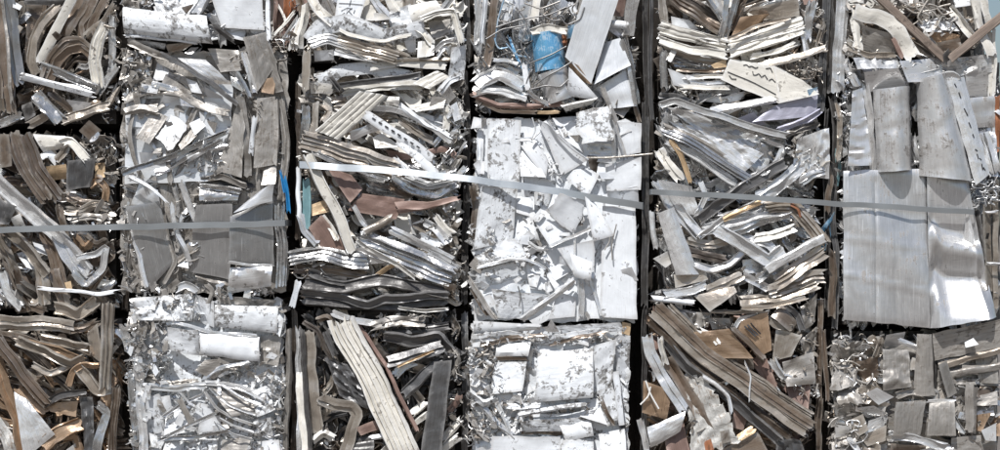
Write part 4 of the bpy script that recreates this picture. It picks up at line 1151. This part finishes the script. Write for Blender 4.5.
s('758,67 790,59 824,48', 9, 'taul', 'flat', 3, crumple=.6, taper=.7)
q('711,65 726,59 726,67 714,68', 'amb', 2, crumple=1)
s('664,52 664,68 665,88', 8, 'alu', 'rod', 2)
s('668,62 671,56 674,50', 6, 'crm', 'flat', 2)
s('672,57 684,61 700,65', 4, 'dgr', 'fold', 2)
s('672,64 690,66 712,66', 4, 'alu', 'fold', 1)
s('676,70 700,71 724,70', 3.5, 'tau', 'fold', 2)
s('682,77 700,77 724,77', 4.5, 'crm', 'fold', 2)
s('690,82 706,83 724,82', 4.5, 'alul', 'fold', 2)
s('680,87 706,88 730,88', 5, 'crm', 'fold', 2)
q('668,69 684,75 694,89 674,85', 'wht', 2, crumple=.8)
q('684,76 700,73 699,84 690,86', 'wht', 2, crumple=.8)
q('730,59 778,67 818,92 720,80', 'crm', 2, crumple=.4, tilt=1)
q('729,60 776,68 778,104 720,80', 'crm', 3, crumple=.4, rag=.5, tilt=1.2, label='cream panel with black scribbles',
  marks=('painted_mark', 'blk', .9, ('0.3,0.86 0.36,0.92 0.42,0.84 0.46,0.9 0.55,0.84 0.6,0.9', '0.5,0.72 0.52,0.6 0.58,0.62 0.62,0.7 0.68,0.6 0.74,0.7 0.8,0.58', '0.76,0.9 0.86,0.94 0.9,0.82', '0.82,0.56 0.88,0.64 0.95,0.56', '0.1,0.3 0.16,0.2 0.24,0.26', '0.05,0.42 0.5,0.36 0.95,0.22')))
q('772,67 800,80 818,94 778,104', 'crm', 3, crumple=.6, rag=.6, tilt=1.2)
curls(786, 63, 818, 80, 16, ['tau', 'taud', 'alud'], (.5, .9), (3, 7), 2)
s('646,-10 648,120 646,200', 6, 'chr', 'stk2', 0)
s('652,-10 651,60 653,120', 5, 'dgr', 'stk2', 0)
shreds(edge_zones(96) + [(786, 60, 822, 82, 71, -8, 2), (810, 0, 828, 56, 55, -8, 2), (664, 60, 724, 96, 49, -10, 1)], ['crm', 'alu', 'taul', 'tau', 'alud'])

bale('E2', 656, 99, 821, 305, 'bale of pale crumpled aluminium sheets and bright bent profiles, middle of fifth stack', 15)
filler(659, 100, 819, 305, 12.5, ['alu', 'alul', 'alul', 'taul', 'alu'], -25, 45, scale=1.12)
s('710,111 742,105 773,98', 8, 'alul', 'box', 3)
s('696,102 716,92 740,90', 8, 'alul', 'stk2', 1, crumple=2)
s('700,96 724,100 746,94', 8, 'wht', 'fold', 1, crumple=2)
s('660,95 676,96 696,104', 7, 'dgr', 'stk2', 1)
q('752,122 774,106 818,89 817,116', 'lav', 2, crumple=.9, bulge=2, label='lavender grey sheet')
q('738,118 754,112 768,124 752,126', 'lav', 1, crumple=1)
q('806,91 817,88 814,95 808,96', 'blu', 3, crumple=.3)
s('778,130 800,122 820,111', 6, 'lav', 'c', 2)
s('782,134 802,130 820,122', 8, 'alud', 'stk2', 1, crumple=2)
q('666,106 722,117 778,142 764,178', 'alul', 1, crumple=2.8, cs_scale=12, label='large crumpled pale sheet')
q('668,120 716,130 764,154 740,176', 'alul', 1, crumple=2.5, cs_scale=12)
s('659,106 674,101 692,108 720,116 750,127 786,136', 7, 'alul', 'c', 3)
s('716,120 746,130 782,140', 5, 'alu', 'rib3', 2)
s('662,130 700,148 750,180', 9, 'alu', 'stk3', 2)
s('664,126 690,136 724,156', 5, 'alud', 'fold', 2)
s('666,140 700,158 736,184', 10, 'alul', 'stk3', 2)
s('670,140 680,154 690,182', 5, 'amb', 'c', 2, label='thin amber edged strip')
s('660,150 668,164 682,180', 11, 'crm', 'stk2', 1, crumple=2)
s('768,140 784,146 778,162 764,176', 8, 'alul', 'fold', 2, crumple=2)
q('778,134 800,134 798,156 782,158', 'chr', 0, crumple=3)
q('798,138 828,128 829,178 790,178', 'alul', 2, crumple=3, cs_scale=13, res=2)
s('698,220 742,188 784,163', 12, 'dgr', 'c', 2, roll=10, label='dark grey profile lying diagonally')
s('758,198 790,176 812,158', 14, 'alul', 'stk2', 2)
s('800,182 812,174 826,170', 9, 'alul', 'stk2', 2, crumple=2)
s('655,182 668,204 698,236', 10, 'alul', 'c', 2)
q('660,180 692,186 702,216 676,212', 'alul', 1, crumple=2.5)
s('700,182 706,196 698,212', 6, 'alul', 'c', 2)
q('656,214 672,207 698,274 675,275', 'alul', 3, crumple=.9, bulge=4, axis='v', label='long pale plate hanging down')
s('652,212 653,230 657,248', 6, 'alul', 'rod', 2)
q('653,259 668,251 675,260 665,268', 'crm', 2, thick=5, label='cream block')
s('676,204 690,222 702,236', 8, 'alul', 'c', 2)
s('700,236 726,216 756,203', 6, 'alul', 'c', 2)
s('722,220 740,211 760,202', 5, 'amb', 'fold', 3, label='yellowish strip')
s('702,230 745,218 792,206', 14, 'alul', 'stk4', 2)
s('730,232 760,222 790,214', 8, 'alu', 'stk2', 2)
s('766,208 792,206 808,224 824,244', 14, 'taul', 'rib4', 2, roll=15)
s('790,204 798,209 800,218', 5, 'rst', 'flat', 3, taper=.5)
s('716,230 744,246 768,262 782,250', 14, 'alul', 'c', 3, label='bright sheet bent like a sail')
s('736,236 768,244 786,264', 9, 'alul', 'stk2', 2)
s('754,238 778,234 794,228', 10, 'crm', 'stk2', 2)
s('766,270 796,253 824,238', 9, 'alul', 'box', 3, label='bright bar')
s('688,240 712,245 728,240', 9, 'taul', 'stk2', 2)
s('684,250 706,256 726,260', 10, 'taud', 'stk2', 2)
s('690,262 712,270 730,264 744,250', 8, 'alus', 'c', 2)
q('742,260 762,258 764,272 744,274', 'alul', 1, crumple=3)
s('774,284 800,266 824,250', 15, 'taul', 'stk3', 2)
s('756,280 768,272 776,262', 8, 'alu', 'fold', 2)
s('784,238 794,252 800,262', 8, 'alu', 'stk2', 1)
q('674,275 702,268 708,279 675,288', 'taul', 2)
s('664,294 690,291 706,284', 9, 'alul', 'c', 2)
s('706,290 726,282 742,275', 10, 'taul', 'stk2', 2)
q('693,296 733,286 735,292 708,312', 'taul', 3, crumple=.7, label='triangular plate with a round hole')
q('723.5,289.5 726.5,289 726.5,292 723.5,292.5', 'blk', 3, name='hole', crumple=0, rag=0, thick=.3)
s('652,298 674,300 694,303', 6, 'wht', 'rod', 2)
s('740,301 780,297 818,284', 11, 'taul', 'stk2', 2)
s('768,292 798,282 824,276', 14, 'taul', 'stk3', 2)
s('740,307 772,306 806,297', 4.5, 'taul', 'fold', 3)
s('710,311 736,312 764,311', 4.5, 'taul', 'fold', 2)
s('744,276 760,284 770,290', 8, 'alul', 'fold', 2)
s('646,100 646,200 645,306', 7, 'chr', 'stk2', 0)
s('829,110 826,170 830,240 828,310', 6, 'chr', 'stk2', 0)
s('824,150 832,180 828,212', 6, 'tau', 'stk2', 1)
q('822,228 836,212 832,250 818,252', 'blu', 0, crumple=2, label='dark blue scrap in the gap')
shreds(edge_zones(102) + [(770, 136, 800, 164, 66, -6, 4), (690, 86, 750, 106, 55, -6, 3), (740, 256, 766, 276, 33, -5, 3), (796, 130, 828, 180, 71, -2, 5)], ['alu', 'alu', 'taul', 'alud'])

bale('E3', 648, 308, 815, GZ, 'brown bale with long parallel taupe beams running down to the right, bottom of fifth stack', 16)
filler(651, 310, 813, 460, 12.5, ['tau', 'taud', 'taul', 'brz', 'alud', 'brn'], -40, 40, scale=1.12)
filler(651, 466, 813, 512, 26, WARM, -40, 40)
s('656,304 706,352 810,424', 10, 'tau', 'stk2', 3, roll=12, label='long taupe beam, the upper of three lying together')
s('651,312 702,360 804,432', 9, 'taul', 'c', 3, roll=-6, label='long taupe beam, the middle of three lying together')
s('648,318 696,366 790,436', 9, 'tau', 'fold', 2, roll=5, label='long taupe beam, the lowest of three lying together')
s('700,354 742,388 812,428', 8, 'taud', 'stk2', 2)
s('668,306 712,350 812,416', 8, 'taul', 'rib3', 2, roll=15)
s('676,306 692,328 704,348', 8, 'dgr', 'stk2', 1)
s('666,340 686,366 722,392 778,440', 11, 'dgr', 'c', 2, label='dark grey strip beside the long beam')
s('666,358 686,390 708,432', 13, 'tau', 'fold', 2)
s('647,336 656,364 668,386 684,410', 12, 'alul', 'stk2', 2)
s('660,338 662,350 666,364', 8, 'crm', 'stk2', 2)
q('643,380 671,391 666,420 642,412', 'brz', 2, crumple=2, label='bronze torn sheet')
wire('645,380 650,394 658,408', 1, 'crm', 3); wire('650,386 648,396 640,404', .9, 'crm', 3)
q('646,426 685,410 680,431 650,447', 'alul', 3, crumple=2, bulge=3, label='pale leaf shaped crumpled sheet')
q('664,434 684,424 691,458 668,458', 'brn', 2, ribs=2, ribaxis='v')
s('640,420 644,436 648,456', 7, 'alus', 'fold', 2)
q('684,372 706,378 737,442 690,458', 'glv', 2, crumple=1.5, cs_scale=20, res=2, rag=2.5, label='pitted pale sheet with rust stains')
q('704,442 710,438 713,448 706,452', 'rst', 3, crumple=1.5)
s('702,376 716,384 728,396 730,410', 4, 'alul', 'c', 3)
q('720,430 729,428 730,440 722,442', 'tau', 3)
q('693,332 729,328 753,358 700,357', 'brz', 2, crumple=1.6, label='bronze panel')
q('735,323 768,311 771,350 758,357', 'brz', 2, crumple=1.0, label='bronze panel with slots')
for i in range(3): s(f'{744+i*3},{326-i*1.5},4.8 {749+i*3},{331-i},4.8 {755+i*2.5},{336-i},4.8', 1.6, 'blk', 'flat', 3, name='slot', rag=0, crumple=0, thick=.3)
s('732,328 748,342 764,358', 6, 'tau', 'box', 3)
s('734,328 740,318 768,312', 4, 'alul', 'c', 2)
q('684,310 712,314 708,328 688,328', 'alud', 1, crumple=4, cs_scale=13, res=2)
q('708,318 730,318 732,328 712,330', 'alud', 1, crumple=3)
q('770,316 780,303 798,322 790,332', 'tau', 2, crumple=1.5, bulge=3)
s('767,318 776,326 792,328', 7, 'taul', 'c', 2)
q('776,328 801,335 790,356 772,362', 'taul', 2, crumple=1.2)
s('786,306 798,316 802,330', 6, 'dgr', 'c', 2)
q('800,308 818,294 816,322 806,330', 'alud', 1, crumple=4, cs_scale=13, res=2)
q('800,340 818,326 816,350 804,356', 'alud', 1, crumple=4, cs_scale=13, res=2)
q('782,362 814,352 816,384 786,386', 'alud', 2, crumple=3)
s('772,360 782,376 796,380', 8, 'alul', 'c', 2, crumple=2.4)
q('786,380 813,376 808,412 790,404', 'brn', 1, crumple=1.2)
q('752,362 764,350 777,386 768,388', 'brn', 1)
q('730,350 752,358 754,370 734,366', 'tau', 1)
s('738,438 746,433 754,428', 8, 'amb', 'flat', 2, label='peach coloured scrap')
q('722,448 758,432 772,458 720,460', 'tau', 2, crumple=1)
q('734,408 748,418 744,432 732,428', 'brn', 1)
q('774,434 800,440 806,458 776,458', 'dgr', 2, crumple=3)
s('744,362 750,376 748,400', 1.6, 'alul', 'fold', 3)
s('700,330 712,336 718,344', 6, 'crm', 'flat', 2)
s('646,310 645,400 644,460', 6, 'chr', 'stk2', 0); s('822,300 820,380 820,460', 6, 'tau', 'stk2', 0)
shreds(edge_zones(114) + [(796, 296, 820, 400, 121, -7, 3), (776, 352, 818, 390, 60, -4, 5), (680, 308, 735, 328, 49, -7, 2), (690, 380, 736, 450, 49, 0, 5)], ['alud', 'alu', 'tau', 'alu', 'taul'])

# ================================================================== column 6
bale('F1', 844, -76, 987, 58, 'bale with a cream arch and two brown battens in a V, top of rightmost stack', 17)
filler(845, -74, 979, -8, 26, CREAM + ['tau'], 50, 40)
filler(851, -6, 979, 56, 12.5, ['taul', 'tau', 'alud', 'crm', 'taud'], -30, 45, scale=1.12)
s('844,-10 842,20 839,50 838,92', 13, 'alul', 'stk3', 1, crumple=2)
s('828,-10 826,40 822,110', 8, 'dgr', 'stk2', 0)
s('856,10 857,30 861,52', 9, 'crm', 'box', 2)
s('854,12 876,17 896,30 912,58', 15, 'crm', 'flat', 3, roll=18, crumple=.6, label='cream arched tube')
q('861,25 893,34 897,57 863,49', 'alud', 1, crumple=1.5)
s('848,48 868,56 896,55', 6, 'taul', 'c', 2)
s('846,40 850,46 856,52', 8, 'crm', 'fold', 1)
s('892,38 898,50 902,58', 5, 'brn', 'box', 2)
s('906,40 920,50 932,58', 14, 'taul', 'fold', 1)
s('872,-8 908,27 944,60', 9, 'wod', 'box', 3, crumple=.25, rag=.5, roll=0, name='batten', label='brown batten slanting down to the right')
s('1006,12 976,37 948,60', 9, 'wod', 'box', 3, crumple=.25, rag=.5, roll=0, name='batten', label='brown batten slanting down to the left')
q('940,56 946,50 949,60 942,64', 'dgr', 3, thick=3)
q('912,38 940,30 961,36 954,46', 'brz', 1, crumple=2)
q('936,42 958,38 962,50 942,52', 'tau', 1, crumple=2)
q('918,22 940,16 942,32 924,32', 'wht', 1, crumple=3)
q('938,22 954,20 962,31 942,31', 'wht', 1, crumple=2)
q('953,-8 968,-8 968,6 955,8', 'wht', 2, thick=4)
s('950,8 962,24 974,40', 9, 'crm', 'fold', 2)
s('972,-8 977,10 981,28', 9, 'crm', 'box', 2)
s('982,-8 987,12 993,32', 8, 'crm', 'flat', 1)
s('982,36 988,46 992,56', 11, 'crm', 'flat', 2)
q('892,-8 920,-8 918,4 900,2', 'alud', 1, crumple=2)
for p in ('900,2 912,8 930,4 944,10', '912,-4 916,10 928,16', '930,-4 922,8 916,18 922,24', '904,6 918,2 934,8 950,4', '936,8 942,16 952,12', '906,8 914,14 930,10 940,20'):
    wire(p, 1.0, 'taul', 2)
curls(900, -2, 948, 20, 8, ['taul', 'alud'], (.6, 1), (4, 9), 1)
shreds(edge_zones(110) + [(920, 14, 962, 34, 90, -5, 3), (840, 40, 860, 60, 50, -8, 2)], ['alu', 'alud', 'crm', 'taul'])

bale('F2', 843, 60, 1002, 328, 'tall bale of smooth aluminium plates with one large dented sheet, middle of rightmost stack', 18)
filler(845, 62, 991, 328, 12.5, ['alu', 'alul', 'aluw', 'alus'], 80, 40, scale=1.12)
q('852,58 898,57 902,68 856,70', 'alul', 2, crumple=3)
q('864,72 897,68 907,87 868,92', 'alus', 2, crumple=.6, label='dark triangular plate')
q('898,62 941,58 942,80 906,82', 'aluw', 2, crumple=1.2)
s('912,80 926,75 940,72', 8, 'alul', 'c', 2)
q('938,60 990,54 995,72 950,77', 'aluw', 1, crumple=2)
s('846,60 850,72 858,86', 8, 'aluw', 'stk2', 1, crumple=2)
s('944,76 952,74 958,80', 8, 'alul', 'c', 2)
q('852,91 863,88 871,166 846,166', 'alus', 2, crumple=2.2)
s('866,84 872,120 874,170', 7, 'aluw', 'fold', 1)
q('873,90 909,87 911,170 877,172', 'aluw', 2, bulge=15, bpow=.9, axis='v', crumple=1.3, cs_scale=30, rag=.6, label='left one of two tall curved plates')
q('917,80 945,74 971,182 919,176', 'aluw', 2, bulge=15, bpow=.9, axis='v', crumple=1.3, cs_scale=30, rag=.6, label='right one of two tall curved plates')
q('946,80 964,76 988,174 974,186', 'alul', 2, crumple=.7, bulge=2, axis='v', label='grey plate with black print',
  marks=('printed_mark', 'blk', 1.1, ('0.35,0.95 0.4,0.91', '0.45,0.86 0.48,0.8', '0.5,0.7 0.6,0.62', '0.55,0.56 0.6,0.5', '0.6,0.44 0.62,0.4', '0.5,0.3 0.62,0.27', '0.55,0.25 0.55,0.2', '0.62,0.2 0.7,0.17', '0.66,0.14 0.64,0.08', '0.7,0.1 0.78,0.06')))
q('964,72 994,67 996,96 968,98', 'aluw', 1, crumple=1.2)
q('968,98 997,95 997,126 975,128', 'aluw', 1, crumple=1, ribs=2)
q('976,128 997,126 998,176 984,176', 'alu', 1, crumple=2)
s('978,134 984,150 990,174', 6, 'alul', 'c', 2)
s('986,132 992,150 996,172', 6, 'alul', 'c', 2)
curls(970, 176, 998, 204, 16, ['alul', 'alu'], (.6, 1.0), (4, 9), 2)
q('970,205 981,211 987,262 976,252', 'chr', 1, crumple=.6, thick=4, label='black bracket')
q('982,205 992,199 993,292 986,290', 'taul', 1, crumple=.5, thick=4, label='pale post with a hole')
q('984.8,233 988.2,233 988.2,239 984.8,239', 'blk', 2, name='hole', crumple=0, rag=0, thick=.5)
s('996,180 996,240 997,310', 6, 'taul', 'box', 1)
s('986,264 990,264 998,265', 3, 'aluw', 'box', 2); s('986,212 992,212 998,211', 3, 'aluw', 'box', 2)
s('992,30 994,60 993,96', 8, 'crm', 'stk2', 1)
s('990,70 996,100 996,130', 8, 'alud', 'stk2', 0)
s('998,96 999,120 998,150', 5, 'rst', 'box', 1)
def crest(U, V):                # two seams and a scratch-like crease in the flat half of the sheet
    return -1.6 * np.exp(-((U - .385) / .012) ** 2) * (V < .95) - .8 * np.exp(-((U - .62) / .02) ** 2) * (V < .55) + 1.1 * np.exp(-((V - (.31 - .09 * U)) / .012) ** 2) + .8 * np.exp(-((V - (.55 - .05 * U)) / .015) ** 2) + 2.6 * np.sin(V * 4.2 + .6) + 1.6 * np.sin(U * 5) + 1.2 * np.sin(V * 9 + U * 6)
q('843,171,4 926,169,4 929,328,5 842,319,5', 'alus', 2, name='dented_sheet', crumple=.7, cs_scale=38, rag=.6, curl=1.2, dfun=crest, res=2.2, label='large flat aluminium sheet with seams and scratches')
def dent(U, V):                 # rolled lip across the middle, a hollow under it and a bulge below
    y = 1 - V - .09 * (U - .3) + .05 * np.exp(-((U - .12) / .10) ** 2)
    k = np.clip((U - .01) / .10, 0, 1) * np.clip((1.04 - U) / .14, 0, 1)
    a = np.interp(y, [-.1, .06, .30, .37, .41, .445, .475, .52, .60, .66, .70, .95, 1.1], [0, 3, -2, -5, -4, 3, 7, 6.5, -2, -9, -10, 10.5, 13])
    return a * k + 11 * (U - .35) * np.clip((y - .64) / .1, 0, 1) * np.clip((1.0 - U) / .12, 0, 1) + 2.2 * np.exp(-((U - .83 - .05 * V) / .035) ** 2) * np.clip((.55 - V) * 8, 0, 1)
q('926,169,4 966,175,2 996,317,1 929,328,5', 'alus', 2, name='dented_sheet', crumple=.2, rag=.4, dfun=dent, res=1.6, label='deeply dented end of the large aluminium sheet')
q('966,205 972,232 974,262 964,246', 'alul', 2, crumple=1)
s('832,-8 836,40 832,92', 7, 'chr', 'stk2', 0)
s('834,96 838,130 836,170 832,200', 9, 'chr', 'stk2', 0); s('838,104 840,130 838,160', 6, 'taul', 'stk2', 1, crumple=2)
s('838,150 841,170 838,186', 5, 'tea', 'flat', 0, label='teal scrap in the gap'); s('832,250 834,280 832,316', 8, 'tau', 'stk2', 1)
s('836,190 834,220 838,250 836,330', 6, 'dgr', 'stk2', 0)
shreds(edge_zones(90) + [(838, 60, 852, 170, 110, -10, 2), (850, 56, 990, 70, 90, -4, 4), (962, 170, 998, 206, 110, -8, 3)], ['alu', 'aluw', 'alu'])

bale('F3', 831, 330, 1000, GZ, 'bale of dull grey boxy folded plates and curly swarf, bottom of rightmost stack', 19)
filler(835, 332, 995, 460, 12.5, ['alud', 'alud', 'taul', 'tau', 'alud'], 10, 50, scale=1.12)
filler(835, 466, 995, 512, 26, GREY, 0, 50)
q('834,340,-8 1000,336,-8 1000,458,-8 834,458,-8', 'alud', 0, crumple=3.4, cs_scale=16, rag=2)
q('932,333 1004,317 1004,346 935,361', 'alud', 2, crumple=.9, label='wide grey brown plate')
q('964,342 972,338 976,344 964,347', 'wht', 3)
q('938,362 1002,344 1002,352 940,372', 'alud', 1, crumple=1.2)
s('938,368 970,358 1002,350', 6, 'taul', 'box', 2); s('944,376 974,370 1002,366', 7, 'alud', 'box', 2); s('950,384 978,382 1002,384', 6, 'alud', 'stk2', 1)
q('975,352 996,346 998,384 980,384', 'alud', 1, ribs=2)
q('916,334 930,333 934,394 913,397', 'alud', 2, bulge=3, axis='v', crumple=.7)
s('931,336 936,366 936,398', 4, 'chr', 'box', 1)
q('936,364 945,360 956,392 946,397', 'alud', 3, crumple=.5)
q('882,349 908,350 910,386 882,390', 'alud', 2, crumple=3, cs_scale=13, res=2)
q('886,336 906,332 904,346 884,348', 'alus', 1, crumple=1.5)
s('898,340 908,344 922,350', 6, 'alus', 'fold', 2)
s('884,334 880,346 876,356', 8, 'taul', 'stk2', 1)
s('896,396 912,391 934,396', 8, 'alud', 'c', 2)
q('893,402 925,400 920,435 891,435', 'alud', 3, crumple=.6, bulge=1.5, label='grey folded box plate, the left of a pair')
q('928,402 952,400 953,435 925,435', 'alud', 3, crumple=.6, bulge=1.5, label='grey folded box plate, the right of a pair')
s('926,401 940,400 953,400', 3, 'alul', 'box', 3)
s('967,384 967,406 966,432', 10, 'alud', 'box', 3)
q('972,398 996,391 996,404 973,406', 'alud', 2); q('973,408 995,407 994,416 974,416', 'alul', 1)
s('950,412 956,424 962,432', 6, 'alul', 'fold', 2)
q('864,393 876,387 894,397 878,405', 'alus', 2, crumple=.8); q('866,396 890,404 880,412 860,404', 'taul', 1, crumple=1)
q('855,408 872,405 886,413 868,418', 'alul', 2, crumple=.7); q('850,420 862,414 868,430 856,438', 'taul', 2, crumple=.8)
q('868,420 888,414 884,428 866,432', 'alul', 2, crumple=.8); q('840,402 856,398 854,410 838,412', 'wht', 1, crumple=1.5)
q('834,424 850,426 848,436 836,438', 'crm', 2, crumple=1.5); q('860,436 886,424 886,440 868,446', 'taul', 2, crumple=.8)
q('832,444 848,442 850,458 832,458', 'alud', 1, crumple=1.5); q('862,448 888,440 888,458 860,458', 'taul', 1, crumple=1)
s('848,438 854,446 862,456', 6, 'wht', 'fold', 2)
s('890,437 912,437 944,446', 8, 'alul', 'c', 3); q('892,444 926,446 924,458 890,458', 'tau', 1)
s('920,452 940,448 952,448', 5, 'alul', 'fold', 2)
q('950,437 980,434 982,458 950,458', 'alud', 2, crumple=1.2)
q('980,430 995,423 995,441 984,440', 'alus', 2, crumple=.4); q('970,418 991,413 982,432 970,430', 'brz', 1)
q('990,420 1002,416 1002,436 992,436', 'brz', 1)
s('940,434 950,440 958,436', 5, 'chr', 'fold', 1)
for k_, (x_, y_, w_, h_) in enumerate(((838, 342, 26, 22), (860, 338, 24, 20), (834, 362, 22, 24), (854, 358, 26, 24), (836, 382, 28, 20), (860, 380, 22, 22), (836, 402, 24, 22), (856, 398, 20, 14), (836, 424, 22, 20), (852, 440, 26, 18), (942, 396, 24, 20), (976, 386, 22, 16), (954, 440, 28, 18))):
    o_ = (k_ * 37 % 11) - 5
    q(f'{x_ + o_ * .5},{y_ - o_ * .4} {x_ + w_},{y_ + o_ * .5} {x_ + w_ - o_ * .4},{y_ + h_} {x_ - o_ * .3},{y_ + h_ + o_ * .4}', ('alud', 'taul', 'alud', 'tau')[k_ % 4], 1, crumple=2.6, cs_scale=11, res=1.8, rag=2, tilt=6)
flaps(832, 334, 998, 456, 26, ['alud', 'alud', 'taul', 'alu', 'tau'], (9, 18), (-7, 2))
curls(834, 338, 868, 396, 12, ['taul', 'alud', 'alul'], (.6, 1.2), (4, 10), 1, 'swarf_curl')
curls(836, 396, 860, 448, 5, ['alul', 'alud'], (.5, .9), (4, 10), 2, 'swarf_curl')
s('824,330 826,370 828,400', 6, 'tau', 'stk2', 1)
s('822,400 820,430 822,460', 5, 'tau', 'stk2', 0)
shreds(edge_zones(70) + [(830, 334, 884, 400, 120, -6, 4), (832, 396, 892, 452, 60, -8, 4), (886, 380, 1000, 402, 120, -7, 3), (950, 400, 1000, 436, 70, -7, 2)], ['alud', 'alu', 'taul', 'alu'])

# ------------------------------------------------------------------ steel straps: each a closed band round two neighbouring stacks
def strap(front, w, roll, label):
    pts = pp(front); g = np.random.default_rng(3)
    xl, yl = pts[0][:2]; xr, yr = pts[-1][:2]
    P = [(p[0], p[1], p[2]) for p in pts]
    n = 60; C = catmull(P, n, False); L_ = C[-1, 0] - C[0, 0]
    ring = np.concatenate([[[xl - 1, yl, -DEPTH - 4]], [[xl - 1, yl, C[0, 2] - 2]], C, [[xr + 1, yr, C[-1, 2] - 2]], [[xr + 1, yr, -DEPTH - 4]], [[xl - 1, yl, -DEPTH - 4]]])
    m = len(ring)
    rl = np.interp(np.arange(m), np.linspace(2, m - 4, len(roll)), roll) + 5 * smooth1(m, g, 3)
    ring[2:-3, 1] += .35 * smooth1(m - 5, g, 4); ring[2:-3, 2] += .5 * smooth1(m - 5, g, 4)
    V = []
    for i in range(m):
        if i < 2: outw = np.array([-1.0, 0, 0])
        elif i >= m - 3: outw = np.array([1.0, 0, 0])
        else: outw = np.array([0, 0, 1.0])
        if i in (0, m - 1): outw = np.array([-.7, 0, -.7])
        if i == m - 2: outw = np.array([.7, 0, -.7])
        up = np.array([0, 1.0, 0]); a = R(rl[i]) if 2 <= i <= m - 4 else 0
        b = up * math.cos(a) + outw * math.sin(a); nrm = outw * math.cos(a) - up * math.sin(a)
        c = ring[i]
        for sv, sn in ((-.5, 0), (.5, 0), (.5, -.5), (-.5, -.5)):
            V.append(c + b * w * sv + nrm * sn)
    V = np.array(V); F = []
    for i in range(m - 1):
        for j in range(4):
            k = (j + 1) % 4; F.append([i * 4 + j, i * 4 + k, (i + 1) * 4 + k, (i + 1) * 4 + j])
    W = to_world(V); c = W.mean(0); uv = np.stack([V[:, 0], V[:, 1]], 1) * S
    o = link('steel_strap', mesh_from('steel_strap', W - c, F, uv, ['stp']), c, None, label)
    o['category'] = 'strap'; o['group'] = 'steel straps round the bales'
    return o
strap('-40,231,13 40,229,13 118,227,11 200,225.5,10 286,223,10', 6, (-8, -8, -10, -6), 'dull grey steel strap across the two leftmost bale stacks')
strap('301,165,14 380,170,15 470,179,13 560,192,11 642,206,9', 7, (17, 19, 20, 8, -14), 'bright steel strap slanting across third and fourth stacks over the white bale')
strap('651,192,13 740,197,13 840,204,10 972,212,9', 5.4, (-10, -10, -12, -12), 'grey steel strap across the two rightmost bale stacks')
